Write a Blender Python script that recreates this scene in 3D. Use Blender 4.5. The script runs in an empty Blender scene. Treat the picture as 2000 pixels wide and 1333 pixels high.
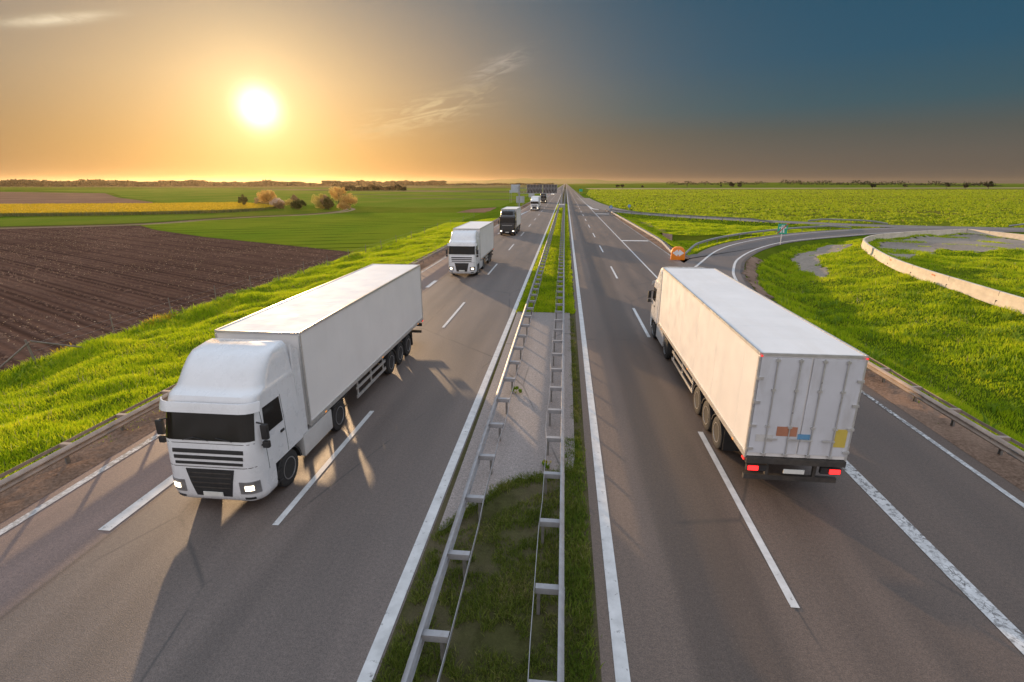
import bpy, bmesh, math, random
import numpy as np
from math import radians as R, sin, cos, pi
random.seed(7); RNG = np.random.default_rng(11)
sc = bpy.context.scene
COL = sc.collection

# ------------------------------------------------------------------ camera
cam = bpy.data.objects.new('camera', bpy.data.cameras.new('camera')); COL.objects.link(cam)
cam.data.sensor_width = 36; cam.data.lens = 18.0
cam.data.clip_start = .1; cam.data.clip_end = 40000
cam.location = (0, 0, 8); cam.rotation_euler = (R(90-17.145), 0, R(5.7295))
sc.camera = cam
# ------------------------------------------------------------------ light
SUN_AZ, SUN_EL = -30.17, 6.7          # degrees, azimuth from +Y towards +X
sun_dir = (sin(R(SUN_AZ))*cos(R(SUN_EL)), cos(R(SUN_AZ))*cos(R(SUN_EL)), sin(R(SUN_EL)))
sl = bpy.data.lights.new('sun', 'SUN'); sl.energy = 5.0; sl.angle = R(.9); sl.color = (1, .66, .36)
so = bpy.data.objects.new('sun', sl); COL.objects.link(so)
so.rotation_euler = (R(90-SUN_EL), 0, R(-SUN_AZ+180))
sc.view_settings.view_transform = 'Standard'; sc.view_settings.look = 'None'
sc.view_settings.exposure = 0.3; sc.view_settings.gamma = 1
sc.view_settings.use_curve_mapping = False
sc.cycles.max_bounces = 6; sc.cycles.diffuse_bounces = 2; sc.cycles.glossy_bounces = 2
sc.cycles.transparent_max_bounces = 8; sc.cycles.volume_bounces = 0

# ---- node helper
class N:
    def __init__(s, nt): s.nt = nt; s.n = nt.nodes; s.l = nt.links
    def add(s, t, **k):
        n = s.n.new(t)
        for a, v in k.items(): setattr(n, a, v)
        return n
    def put(s, inp, v):
        if isinstance(v, bpy.types.NodeSocket): s.l.new(v, inp)
        elif v is not None:
            if isinstance(v, (tuple, list)) and len(v) == 3 and inp.type == 'RGBA': v = (*v, 1)
            inp.default_value = v
    def m(s, op, a, b=None, c=None, clamp=False):
        n = s.add('ShaderNodeMath', operation=op, use_clamp=clamp)
        s.put(n.inputs[0], a); s.put(n.inputs[1], b); s.put(n.inputs[2], c); return n.outputs[0]
    def mix(s, f, a, b, bt='MIX'):
        n = s.add('ShaderNodeMix', data_type='RGBA', blend_type=bt)
        s.put(n.inputs[0], f); s.put(n.inputs[6], a); s.put(n.inputs[7], b); return n.outputs[2]
    def ramp(s, f, stops, interp='LINEAR'):
        n = s.add('ShaderNodeValToRGB'); cr = n.color_ramp; cr.interpolation = interp
        for i, (p, c) in enumerate(stops):
            e = cr.elements[i] if i < 2 else cr.elements.new(p)
            e.position = p
            e.color = (*c, 1) if isinstance(c, (tuple, list)) else (c, c, c, 1)
        s.put(n.inputs[0], f); return n.outputs[0]
    def map(s, v, a, b, c=0., d=1., sm=False):
        n = s.add('ShaderNodeMapRange', interpolation_type='SMOOTHSTEP' if sm else 'LINEAR')
        s.put(n.inputs[0], v)
        for i, q in enumerate((a, b, c, d)): n.inputs[i+1].default_value = q
        return n.outputs[0]
    def vec(s, scale=(1, 1, 1), rot=0, src='Object'):
        t = s.add('ShaderNodeTexCoord'); mp = s.add('ShaderNodeMapping')
        s.l.new(t.outputs[src], mp.inputs[0]); mp.inputs[3].default_value = scale; mp.inputs[2].default_value = (0, 0, rot)
        return mp.outputs[0]
    def noise(s, vec, scale, detail=3, rough=.55, dist=0):
        n = s.add('ShaderNodeTexNoise'); s.put(n.inputs['Vector'], vec)
        n.inputs['Scale'].default_value = scale; n.inputs['Detail'].default_value = detail
        n.inputs['Roughness'].default_value = rough; n.inputs['Distortion'].default_value = dist
        return n.outputs[0]
    def sep(s, v):
        n = s.add('ShaderNodeSeparateXYZ'); s.l.new(v, n.inputs[0]); return n.outputs

# ------------------------------------------------------------------ world
w = bpy.data.worlds.new('World'); sc.world = w; w.use_nodes = True
nt = w.node_tree; nt.nodes.clear(); k = N(nt)
tc = k.add('ShaderNodeTexCoord').outputs['Generated']
dx, dy, dz = k.sep(tc)
dot = k.add('ShaderNodeVectorMath', operation='DOT_PRODUCT'); k.l.new(tc, dot.inputs[0]); dot.inputs[1].default_value = sun_dir
ang = k.m('MULTIPLY', k.m('ARCCOSINE', k.m('MINIMUM', dot.outputs['Value'], .999999)), 180/pi)
el = k.m('MULTIPLY', k.m('ARCSINE', k.m('MAXIMUM', k.m('MINIMUM', dz, 1.), -1.)), 180/pi)
az = k.m('MULTIPLY', k.m('ARCTAN2', dx, dy), 180/pi)
daz = k.m('SUBTRACT', az, SUN_AZ); dele = k.m('SUBTRACT', el, SUN_EL)
# clear air away from the sun, by elevation 0..90
base = k.ramp(k.m('DIVIDE', k.m('MAXIMUM', el, 0.), 90.), [
    (0.0, (.104, .083, .066)), (.025, (.100, .087, .073)), (.05, (.070, .077, .073)), (.075, (.035, .076, .097)),
    (.12, (.018, .068, .112)), (.18, (.014, .062, .108)), (.28, (.30, .36, .44)), (.42, (.56, .66, .80)), (1.0, (.80, .91, 1.06))])
# warm broad glow: widened along the horizon
gx = k.m('DIVIDE', daz, 25.); gy = k.m('DIVIDE', dele, 16.)
g1 = k.m('EXPONENT', k.m('MULTIPLY', k.m('POWER', k.m('ADD', k.m('MULTIPLY', gx, gx), k.m('MULTIPLY', gy, gy)), 1.05), -1.0))
glowcol = k.ramp(k.m('DIVIDE', k.m('MAXIMUM', el, 0.), 20.), [(0., (.42, .21, .05)), (.15, (.47, .26, .085)), (.45, (.45, .305, .165)), (.8, (.34, .27, .20)), (1., (.27, .235, .20))])
# pale sky opposite the sunset, unseen behind the camera, brightened to fill camera-facing sides
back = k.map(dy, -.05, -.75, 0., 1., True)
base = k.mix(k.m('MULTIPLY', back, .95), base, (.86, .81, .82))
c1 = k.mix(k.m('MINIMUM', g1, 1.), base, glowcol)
def gauss(sig, p=1.0):
    return k.m('EXPONENT', k.m('MULTIPLY', k.m('POWER', k.m('DIVIDE', ang, sig), p), -1.))
c2 = k.mix(1., c1, k.mix(gauss(10., 1.5), (0, 0, 0), (.17, .115, .045)), 'ADD')
c3 = k.mix(1., c2, k.mix(gauss(4.2, 1.5), (0, 0, 0), (.36, .28, .14)), 'ADD')
c4 = k.mix(1., c3, k.mix(gauss(1.55, 2.2), (0, 0, 0), (1.3, 1.2, 1.0)), 'ADD')
# thin clouds (direction on the dome)
def cloud(col, caz, cel, rot, la, lb, sc_, lo, hi, amt, seed, colr):
    a = k.m('SUBTRACT', az, caz); b = k.m('SUBTRACT', el, cel)
    cr, sr = cos(R(rot)), sin(R(rot))
    u = k.m('ADD', k.m('MULTIPLY', a, cr), k.m('MULTIPLY', b, sr)); v = k.m('SUBTRACT', k.m('MULTIPLY', b, cr), k.m('MULTIPLY', a, sr))
    d = k.m('ADD', k.m('POWER', k.m('ABSOLUTE', k.m('DIVIDE', u, la)), 2.2), k.m('POWER', k.m('ABSOLUTE', k.m('DIVIDE', v, lb)), 2.))
    msk = k.m('EXPONENT', k.m('MULTIPLY', d, -1.))
    cb = k.add('ShaderNodeCombineXYZ'); k.put(cb.inputs[0], k.m('MULTIPLY', az, .32)); k.put(cb.inputs[1], k.m('SUBTRACT', k.m('MULTIPLY', el, 1.5), k.m('MULTIPLY', az, .28))); cb.inputs[2].default_value = seed
    n = k.noise(cb.outputs[0], sc_, 7, .62, .9)
    f = k.m('MULTIPLY', k.m('MULTIPLY', k.map(n, lo, hi, 0., 1., True), msk), amt)
    return k.mix(f, col, colr)
c5 = cloud(c4, -7.2, 10.9, 24, 2.9, .8, 1.2, .38, .66, .45, 1.3, (.50, .43, .36))
c5 = cloud(c5, -14.5, 6.9, 14, 6.2, 1.25, .8, .42, .66, .5, 4.1, (.66, .52, .30))
c5 = cloud(c5, -17.5, 5.4, 6, 5.5, .7, .9, .44, .64, .35, 7.7, (.40, .31, .17))
c5 = cloud(c5, -43.8, 11.9, 14, 3.3, .33, .9, .2, .62, .75, 2.7, (.72, .62, .45))
sky = k.add('ShaderNodeTexSky', sky_type='NISHITA'); sky.sun_disc = False
sky.sun_elevation = R(SUN_EL); sky.sun_rotation = R(SUN_AZ); sky.air_density = 1; sky.dust_density = 3
c6 = k.mix(1., c5, k.mix(1., sky.outputs[0], (.003, .003, .003), 'MULTIPLY'), 'ADD')
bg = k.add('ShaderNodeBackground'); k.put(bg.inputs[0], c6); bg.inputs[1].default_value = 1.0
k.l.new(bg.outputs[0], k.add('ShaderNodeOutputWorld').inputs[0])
w.cycles.sampling_method = 'MANUAL'; w.cycles.sample_map_resolution = 1024

# ------------------------------------------------------------------ object helpers
def tag(o, label=None, cat=None, group=None, kind=None):
    if label: o['label'] = label
    if cat: o['category'] = cat
    if group: o['group'] = group
    if kind: o['kind'] = kind
    return o
def empty(name, loc, rz=0, **kw):
    o = bpy.data.objects.new(name, None); COL.objects.link(o); o.empty_display_size = .3
    o.location = loc; o.rotation_euler = (0, 0, rz); return tag(o, **kw)
def mesh_np(name, V, F, mat, parent=None, smooth=False, **kw):
    """V (n,3), F (m,k) constant k"""
    V = np.asarray(V, 'f'); F = np.asarray(F, 'i'); me = bpy.data.meshes.new(name)
    me.vertices.add(len(V)); me.vertices.foreach_set('co', V.ravel())
    m, kk = F.shape; me.loops.add(m*kk); me.loops.foreach_set('vertex_index', F.ravel())
    me.polygons.add(m); me.polygons.foreach_set('loop_start', np.arange(m, dtype='i')*kk)
    me.polygons.foreach_set('loop_total', np.full(m, kk, 'i'))
    if smooth: me.polygons.foreach_set('use_smooth', np.ones(m, bool))
    me.update(calc_edges=True)
    if mat: me.materials.append(mat)
    o = bpy.data.objects.new(name, me); COL.objects.link(o)
    if parent: o.parent = parent
    return tag(o, **kw)
class MB:
    def __init__(s): s.v = []; s.f = []; s.mi = []
    def quadify(s, vs, fs, mi=0):
        b = len(s.v); s.v += [tuple(p) for p in vs]
        for f in fs: s.f.append([i+b for i in f]); s.mi.append(mi)
        return s
    def box(s, c, d, rz=0, mi=0, taper=(1, 1)):
        cx, cy, cz = c; a, b, h = d[0]/2, d[1]/2, d[2]/2; vs = []
        for z, t in ((-h, (1, 1)), (h, taper)):
            for x, y in ((-a, -b), (a, -b), (a, b), (-a, b)):
                x *= t[0]; y *= t[1]
                vs.append((cx+x*cos(rz)-y*sin(rz), cy+x*sin(rz)+y*cos(rz), cz+z))
        return s.quadify(vs, [(0, 3, 2, 1), (4, 5, 6, 7), (0, 1, 5, 4), (1, 2, 6, 5), (2, 3, 7, 6), (3, 0, 4, 7)], mi)
    def bar(s, a, b, r, n=6, r2=None, mi=0):
        a = np.array(a, float); b = np.array(b, float); d = b-a; L = np.linalg.norm(d); d /= L
        u = np.cross(d, (0, 0, 1) if abs(d[2]) < .9 else (1, 0, 0)); u /= np.linalg.norm(u); v = np.cross(d, u)
        r2 = r if r2 is None else r2; vs = []
        for p, rr in ((a, r), (b, r2)):
            for i in range(n):
                t = 2*pi*i/n; vs.append(p+(u*cos(t)+v*sin(t))*rr)
        fs = [(i, (i+1) % n, n+(i+1) % n, n+i) for i in range(n)]+[tuple(range(n))[::-1], tuple(range(n, 2*n))]
        return s.quadify(vs, fs, mi)
    def prism(s, pts, axis, a, b, mi=0):
        """2D outline pts extruded along axis 'x','y','z' from a to b"""
        n = len(pts); vs = []
        for t in (a, b):
            for p, q in pts:
                vs.append({'x': (t, p, q), 'y': (p, t, q), 'z': (p, q, t)}[axis])
        fs = [(i, (i+1) % n, n+(i+1) % n, n+i) for i in range(n)]+[tuple(range(n))[::-1], tuple(range(n, 2*n))]
        return s.quadify(vs, fs, mi)
    def lathe(s, prof, axis_c, n=20, mi=0):
        """profile (x along axis, radius), around the local X axis through axis_c"""
        cx, cy, cz = axis_c; vs = []
        for x, r in prof:
            for i in range(n):
                t = 2*pi*i/n; vs.append((cx+x, cy+r*cos(t), cz+r*sin(t)))
        fs = []
        for j in range(len(prof)-1):
            for i in range(n):
                i2 = (i+1) % n; fs.append((j*n+i, j*n+i2, (j+1)*n+i2, (j+1)*n+i))
        fs += [tuple(range(n))[::-1], tuple(range((len(prof)-1)*n, len(prof)*n))]
        return s.quadify(vs, fs, mi)
    def build(s, name, mats, parent=None, smooth=False, bevel=0, **kw):
        me = bpy.data.meshes.new(name); me.from_pydata(s.v, [], s.f)
        if not isinstance(mats, (list, tuple)): mats = [mats]
        for m in mats: me.materials.append(m)
        if len(mats) > 1: me.polygons.foreach_set('material_index', s.mi)
        bm = bmesh.new(); bm.from_mesh(me)
        bmesh.ops.recalc_face_normals(bm, faces=bm.faces)
        if bevel: bmesh.ops.bevel(bm, geom=list(bm.edges), offset=bevel, segments=2, affect='EDGES', profile=.6, clamp_overlap=True)
        bm.to_mesh(me); bm.free()
        if smooth:
            me.polygons.foreach_set('use_smooth', [True]*len(me.polygons)); me.set_sharp_from_angle(angle=R(38))
        me.update()
        o = bpy.data.objects.new(name, me); COL.objects.link(o)
        if parent: o.parent = parent
        return tag(o, **kw)
def dup(o, parent, loc=None, rz=None):
    c = o.copy(); COL.objects.link(c); c.parent = parent
    if loc is not None: c.location = loc
    if rz is not None: c.rotation_euler = (0, 0, rz)
    return c

# ------------------------------------------------------------------ materials
def new_mat(name):
    m = bpy.data.materials.new(name); m.use_nodes = True; nt = m.node_tree; nt.nodes.clear(); k = N(nt)
    out = k.add('ShaderNodeOutputMaterial'); p = k.add('ShaderNodeBsdfPrincipled'); k.l.new(p.outputs[0], out.inputs[0])
    return m, k, p, out
def bump(k, p, h, strength=.5, dist=.02):
    b = k.add('ShaderNodeBump'); b.inputs['Strength'].default_value = strength; b.inputs['Distance'].default_value = dist
    k.put(b.inputs['Height'], h); k.l.new(b.outputs[0], p.inputs['Normal'])
def simple(name, col, rough=.5, metal=0, var=.12, scale=3, coat=0, bmp=0, emis=None, stretch=(1, 1, 1), spec=.5, dirt=None):
    m, k, p, out = new_mat(name); v = k.vec(stretch)
    n = k.noise(v, scale, 4); f = k.map(n, .3, .7, 1-var, 1+var)
    cb = k.add('ShaderNodeCombineXYZ'); [k.put(cb.inputs[i], k.m('MULTIPLY', f, col[i])) for i in range(3)]
    c = cb.outputs[0]
    if dirt:
        n2 = k.noise(k.vec(dirt[1]), dirt[2], 6, .65); c = k.mix(k.map(n2, .48, .75, 0, dirt[3]), c, dirt[0])
    k.put(p.inputs['Base Color'], c); p.inputs['Roughness'].default_value = rough; p.inputs['Metallic'].default_value = metal
    k.put(p.inputs['Roughness'], k.map(k.noise(v, scale*2.3, 3), .3, .7, max(rough-.08, .02), min(rough+.08, 1)))
    p.inputs['Coat Weight'].default_value = coat; p.inputs['Specular IOR Level'].default_value = spec
    if bmp: bump(k, p, k.noise(v, scale*8, 3), bmp, .01)
    if emis: p.inputs['Emission Color'].default_value = (*emis[0], 1); p.inputs['Emission Strength'].default_value = emis[1]
    return m
M = {}
M['steel'] = simple('galvanised_steel', (.31, .31, .325), .6, .15, .15, 4, dirt=((.20, .15, .11), (1, 1, 1), 2.2, .5))
M['steel_brown'] = simple('stained_rail_steel', (.34, .27, .22), .62, .1, .18, 3, dirt=((.20, .12, .08), (1, .3, 1), 2.2, .6))
M['steel_dark'] = simple('weathered_steel', (.24, .23, .22), .6, .5, .2, 4)
M['white_paint'] = simple('white_truck_paint', (.72, .73, .75), .3, 0, .04, 1.5, coat=.6, dirt=((.36, .33, .30), (1.5, 1.5, .6), 2.0, .14))
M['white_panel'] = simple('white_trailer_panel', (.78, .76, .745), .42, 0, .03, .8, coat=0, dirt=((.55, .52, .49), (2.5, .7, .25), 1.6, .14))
M['roof_panel'] = simple('trailer_roof_sheet', (.70, .71, .72), .75, 0, .04, .7, spec=.15, dirt=((.60, .58, .55), (1.6, .25, 1), 1.1, .35))
M['alu'] = simple('aluminium_trim', (.60, .59, .57), .35, .6, .1, 5)
M['black_paint'] = simple('black_truck_paint', (.018, .016, .016), .25, 0, .1, 2, coat=.7)
M['black'] = simple('black_plastic', (.022, .022, .023), .5, 0, .25, 6)
M['chassis'] = simple('grimy_chassis', (.045, .04, .036), .7, 0, .3, 5, dirt=((.11, .09, .07), (1, 1, 1), 3, .6))
M['rubber'] = simple('tyre_rubber', (.026, .025, .025), .8, 0, .2, 9, bmp=.2)
M['rim'] = simple('wheel_rim', (.36, .36, .37), .35, .8, .2, 6)
M['glass'] = simple('dark_windscreen_glass', (.014, .012, .010), .12, 0, .2, .8, coat=0, spec=.22)
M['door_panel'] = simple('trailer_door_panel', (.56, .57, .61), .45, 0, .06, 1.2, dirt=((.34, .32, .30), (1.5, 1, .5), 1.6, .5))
M['grey_skirt'] = simple('pale_grey_skirt', (.52, .51, .50), .45, 0, .08, 2)
M['head'] = simple('lit_headlamp', (.9, .85, .7), .2, emis=((1, .82, .55), 5.0))
M['amber'] = simple('amber_lamp', (.8, .3, .04), .3, emis=((1, .35, .05), .5))
M['tail'] = simple('lit_tail_lamp', (.7, .02, .02), .25, emis=((1, .02, .02), 2.6))
M['tail_dim'] = simple('red_marker_lamp', (.6, .03, .03), .3, emis=((1, .05, .04), .7))
M['plate'] = simple('number_plate', (.7, .7, .66), .4)
M['yellow'] = simple('yellow_sticker', (.55, .42, .08), .5)
M['rust'] = simple('reddish_sticker', (.40, .17, .10), .5)
M['bluest'] = simple('blue_sticker', (.10, .25, .42), .5)
M['orange'] = simple('orange_plastic', (.85, .24, .015), .45, 0, .08, 3)
M['refl'] = simple('reflective_white', (.72, .72, .74), .5)
M['green_sign'] = simple('green_sign_face', (.02, .36, .24), .45)
M['blue_sign'] = simple('blue_sign_face', (.02, .17, .48), .45)
M['red'] = simple('red_sign_band', (.50, .04, .03), .5)
M['sign_back'] = simple('sign_back_aluminium', (.42, .46, .53), .5, .2, .06, 1)
M['louvre'] = simple('dark_sign_back', (.07, .06, .06), .6, 0, .2, 2)
M['concrete'] = simple('barrier_concrete', (.60, .53, .44), .85, 0, .10, 1.3, bmp=.35, dirt=((.33, .29, .24), (.6, .6, 2.5), 1.2, .45))
M['plinth'] = simple('plinth_concrete', (.34, .34, .35), .85, 0, .1, 2, bmp=.3)
M['wood'] = simple('weathered_post', (.20, .17, .145), .85, 0, .3, 5, bmp=.4)
M['bark'] = simple('bark', (.085, .06, .045), .9, 0, .3, 6, bmp=.5)
M['ochre'] = simple('ochre_graffiti_paint', (.70, .18, .05), .7)

def asphalt(name, bands=False, tone=1., col=(.132, .105, .092)):
    m, k, p, out = new_mat(name); v = k.vec()
    x, y, z = k.sep(v)
    fine = k.noise(v, 42, 3, .7); mid = k.noise(k.vec((1, .12, 1)), 1.1, 5, .6); big = k.noise(k.vec((.6, .05, 1)), .9, 3, .5)
    f = k.m('MULTIPLY', k.m('MULTIPLY', k.map(fine, .3, .7, .55, 1.45), k.map(k.noise(v, 13, 2, .6), .3, .7, .84, 1.16)), k.map(mid, .3, .7, .84, 1.16))
    f = k.m('MULTIPLY', f, k.map(big, .3, .7, .88, 1.12))
    c = tuple(q*tone for q in col)
    if bands:   # lays of different asphalt and the dark oiled wheel tracks across the carriageways
        st = [(-14, 1.28), (-10.62, 1.24), (-10.52, .60), (-10.42, .96), (-9.9, .98), (-9.3, .80), (-8.9, .92), (-8.2, .80), (-7.4, .96), (-6.7, 1.02), (-6.0, .84), (-5.2, .93), (-4.4, .83), (-3.6, .98),
              (-2.4, 1.05), (.7, 1.05), (1.6, 1.0), (2.3, .96), (2.7, .62), (4.0, .60), (4.45, .88), (5.3, .86), (5.9, .72), (6.5, .84), (7.2, .74), (8.2, .86), (9.0, .76), (12.0, .82), (12.99, 1.02)]
        nz = k.m('MULTIPLY', k.m('SUBTRACT', k.noise(k.vec((1, .15, 1)), .8, 3), .5), .45)
        t = k.map(k.m('ADD', x, nz), -14., 13.)
        r1 = k.add('ShaderNodeFloatCurve'); cv = r1.mapping.curves[0]
        for i, (px_, val) in enumerate(st):
            q = ((px_+14)/27., val/2.)
            if i < 2: cv.points[i].location = q
            else: cv.points.new(*q)
        r1.mapping.update(); k.put(r1.inputs['Value'], t)
        f = k.m('MULTIPLY', f, k.m('MULTIPLY', r1.outputs[0], 2.))
        warm = k.map(x, -10.7, -10.4, 1., 0.)
        cc = k.mix(warm, c, (c[0]*1.12, c[1]*.98, c[2]*.95))
        warm2 = k.map(x, 0., 1., 0., 1.)
        cc = k.mix(warm2, cc, (c[0]*1.05, c[1]*.96, c[2]*.87))
    else: cc = c
    ms = k.add('ShaderNodeVectorMath', operation='SCALE'); k.put(ms.inputs[0], cc); k.put(ms.inputs['Scale'], f)
    # pale aggregate chips
    vo = k.add('ShaderNodeTexVoronoi'); k.put(vo.inputs['Vector'], v); vo.inputs['Scale'].default_value = 9
    chip = k.map(vo.outputs['Distance'], .05, .09, .5, 0.)
    c2 = k.mix(k.m('MULTIPLY', chip, k.map(k.noise(v, 3.1, 2), .55, .6)), ms.outputs[0], (.34, .30, .25))
    # sealed cracks
    v2 = k.add('ShaderNodeTexVoronoi', feature='DISTANCE_TO_EDGE'); k.put(v2.inputs['Vector'], k.vec((.14, .05, 1))); v2.inputs['Scale'].default_value = 1.3
    crack = k.m('MULTIPLY', k.map(v2.outputs['Distance'], .0, .007, .6, 0.), k.map(k.noise(v, .35, 2), .44, .52))
    c3 = k.mix(crack, c2, (.03, .03, .03))
    k.put(p.inputs['Base Color'], c3)
    k.put(p.inputs['Roughness'], k.map(mid, .3, .7, .50, .66)); p.inputs['Specular IOR Level'].default_value = .5
    bump(k, p, fine, .5, .012)
    return m
M['asphalt'] = asphalt('motorway_asphalt', True)
M['asphalt2'] = asphalt('slip_road_asphalt', False, 1.0)
M['asphalt3'] = asphalt('crossing_road_asphalt', False, 1.35, (.125, .108, .095))
M['slab'] = asphalt('median_concrete', False, 1.0, (.25, .215, .20))

def paint(name, wear=.5, heavy=False):
    m, k, p, out = new_mat(name); v = k.vec()
    n = k.noise(v, 7, 6, .7); n2 = k.noise(k.vec((1, .2, 1)), .6, 3)
    f = k.m('MULTIPLY', k.map(n, wear, wear+.07), k.map(n2, .35, .6, .25, 1.))
    if heavy:
        vo = k.add('ShaderNodeTexVoronoi', feature='DISTANCE_TO_EDGE'); k.put(vo.inputs['Vector'], k.vec((1, .6, 1))); vo.inputs['Scale'].default_value = 13
        ed = k.map(vo.outputs['Distance'], .02, .09, 1., 0.)
        mid = k.map(k.m('ABSOLUTE', k.m('SUBTRACT', k.sep(v)[0], 8.5)), .02, .13, 1., .25)
        f = k.m('MAXIMUM', f, k.m('MULTIPLY', k.m('MULTIPLY', ed, mid), k.map(k.noise(v, 2.2, 4), .42, .56)))
    c = k.mix(f, k.ramp(k.noise(v, 2.5, 5, .6), [(.3, (.46, .46, .46)), (.7, (.64, .64, .64))]), (.11, .10, .095))
    k.put(p.inputs['Base Color'], c); p.inputs['Roughness'].default_value = .62
    bump(k, p, n, .3, .006); return m
M['paint'] = paint('road_paint', .60); M['paint_worn'] = paint('worn_road_paint', .52, True); M['paint_faint'] = paint('faded_road_paint', .44)

def soil(name, c1, c2, scale=1., furrow=None, bs=.8, bd=.12, specks=True):
    m, k, p, out = new_mat(name); v = k.vec()
    n = k.noise(v, 3.2*scale, 8, .7); n2 = k.noise(v, .07*scale, 4, .6); n3 = k.noise(v, 14*scale, 4, .7)
    c = k.mix(k.map(n, .35, .68), c1, c2); c = k.mix(k.map(n2, .38, .62, 0, .35), c, tuple(q*1.5 for q in c2))
    h = k.m('ADD', n, k.m('MULTIPLY', n3, .5))
    if furrow:
        ang_, per = furrow
        wv = k.add('ShaderNodeTexWave', wave_type='BANDS', bands_direction='X'); k.put(wv.inputs['Vector'], k.vec((1, 1, 1), ang_))
        wv.inputs['Scale'].default_value = .314/per; wv.inputs['Distortion'].default_value = .7; wv.inputs['Detail'].default_value = 2; wv.inputs['Detail Scale'].default_value = .15
        w2 = k.add('ShaderNodeTexWave', wave_type='BANDS', bands_direction='X'); k.put(w2.inputs['Vector'], k.vec((1, 1, 1), ang_+.008))
        w2.inputs['Scale'].default_value = .314/(per*4.3); w2.inputs['Distortion'].default_value = .8
        ww = k.m('ADD', k.m('MULTIPLY', wv.outputs['Fac'], .7), k.m('MULTIPLY', w2.outputs['Fac'], .5))
        h = k.m('ADD', h, k.m('MULTIPLY', ww, 1.3)); c = k.mix(k.map(ww, .1, .8, .65, 0), c, tuple(q*.45 for q in c1))
    k.put(p.inputs['Base Color'], c); p.inputs['Roughness'].default_value = 1.; p.inputs['Specular IOR Level'].default_value = .0
    bump(k, p, h, bs, bd); return m
M['plough'] = soil('ploughed_soil', (.066, .038, .030), (.132, .080, .060), 1.1, (R(-63), .75), .8, .10)
M['bare'] = soil('bare_soil', (.15, .085, .055), (.24, .15, .10), .5)
M['gravel'] = soil('verge_soil', (.10, .065, .047), (.31, .215, .16), 3.5, None, .9, .05)
M['dirt'] = soil('pale_dirt', (.17, .145, .12), (.31, .27, .23), 1.0, None, .8, .06)
M['track'] = soil('track_dirt', (.19, .13, .09), (.33, .25, .18), .6)

def grass_ground(name, ca, cb, cc, s=1., rows=None, bs=.9, bd=.2, big=.03):
    m, k, p, out = new_mat(name); v = k.vec()
    n = k.noise(v, 1.1*s, 8, .75); nb = k.noise(k.vec((1, .45, 1), .4), big, 4, .6); nf = k.noise(v, 6*s, 5, .8)
    c = k.mix(k.map(n, .34, .66), ca, cb); c = k.mix(k.map(nb, .42, .62, 0, .75), c, cc)
    c = k.mix(k.map(nf, .5, .75, 0, .35), c, tuple(q*1.7 for q in cb))
    h = k.m('ADD', n, nf)
    if rows:
        wv = k.add('ShaderNodeTexWave', wave_type='BANDS', bands_direction='X'); k.put(wv.inputs['Vector'], k.vec((1, 1, 1), rows[0]))
        wv.inputs['Scale'].default_value = .314/rows[1]; wv.inputs['Distortion'].default_value = 2.2; wv.inputs['Detail'].default_value = 4; wv.inputs['Detail Scale'].default_value = .35
        ln = k.m('MULTIPLY', k.map(wv.outputs['Fac'], .0, .16, .8, 0.), k.map(k.noise(v, .05, 3), .42, .55))
        c = k.mix(ln, c, tuple(q*.35 for q in ca)); h = k.m('ADD', h, k.m('MULTIPLY', ln, -2.))
    k.put(p.inputs['Base Color'], c); p.inputs['Roughness'].default_value = 1.; p.inputs['Specular IOR Level'].default_value = .0
    
    bump(k, p, h, bs, bd); return m
M['grass'] = grass_ground('grass_ground', (.045, .085, .006), (.10, .17, .010), (.16, .17, .02))
M['meadow'] = grass_ground('meadow_green', (.085, .165, .012), (.145, .225, .016), (.20, .24, .02), 1.2, (R(70), 5.5), .9, .25, .02)
M['median'] = grass_ground('median_ground', (.05, .05, .020), (.095, .095, .038), (.14, .115, .075), 2.2, None, .9, .06, .55)
M['cropground'] = grass_ground('crop_ground', (.115, .135, .014), (.17, .21, .018), (.15, .12, .035), .8, (R(8), 3.), .9, .2, .02)
M['strip'] = grass_ground('young_cereal', (.095, .155, .014), (.14, .20, .02), (.18, .20, .03), 1.)
M['rape_base'] = grass_ground('rapeseed_stems', (.13, .13, .05), (.22, .22, .06), (.30, .26, .05), 1.5)
M['rape'] = grass_ground('rapeseed_bloom', (.42, .28, .02), (.58, .38, .02), (.30, .27, .05), 1.5, None, .9, .3, .08)
M['hill'] = grass_ground('distant_hill', (.10, .14, .04), (.14, .17, .05), (.20, .17, .10), .02, None, .3, 2, .0012)

def leafmat(name, stops, tr=.35, scale=.6):
    m, k, p, out = new_mat(name); nt = m.node_tree
    g = k.add('ShaderNodeNewGeometry'); f = k.m('ADD', k.m('MULTIPLY', g.outputs['Random Per Island'], .55), k.m('MULTIPLY', k.map(k.noise(k.vec(), scale, 3), .3, .7), .45))
    c = k.ramp(f, stops); k.put(p.inputs['Base Color'], c); p.inputs['Roughness'].default_value = .6; p.inputs['Specular IOR Level'].default_value = .25
    t = k.add('ShaderNodeBsdfTranslucent'); k.put(t.inputs[0], c)
    mx = k.add('ShaderNodeMixShader'); mx.inputs[0].default_value = tr
    k.l.new(p.outputs[0], mx.inputs[1]); k.l.new(t.outputs[0], mx.inputs[2]); k.l.new(mx.outputs[0], out.inputs[0]); return m
M['blade'] = leafmat('grass_blades', [(0, (.09, .17, .005)), (.25, (.26, .40, .008)), (.65, (.50, .60, .012)), (1, (.68, .62, .05))], .55, .45)
M['blade_dull'] = leafmat('median_grass_blades', [(0, (.06, .09, .012)), (.4, (.12, .17, .02)), (.7, (.20, .23, .04)), (1, (.38, .30, .16))], .4, .8)
M['blade_strip'] = leafmat('strip_grass_blades', [(0, (.06, .11, .012)), (.5, (.13, .21, .02)), (1, (.28, .30, .06))], .4, .8)
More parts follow.
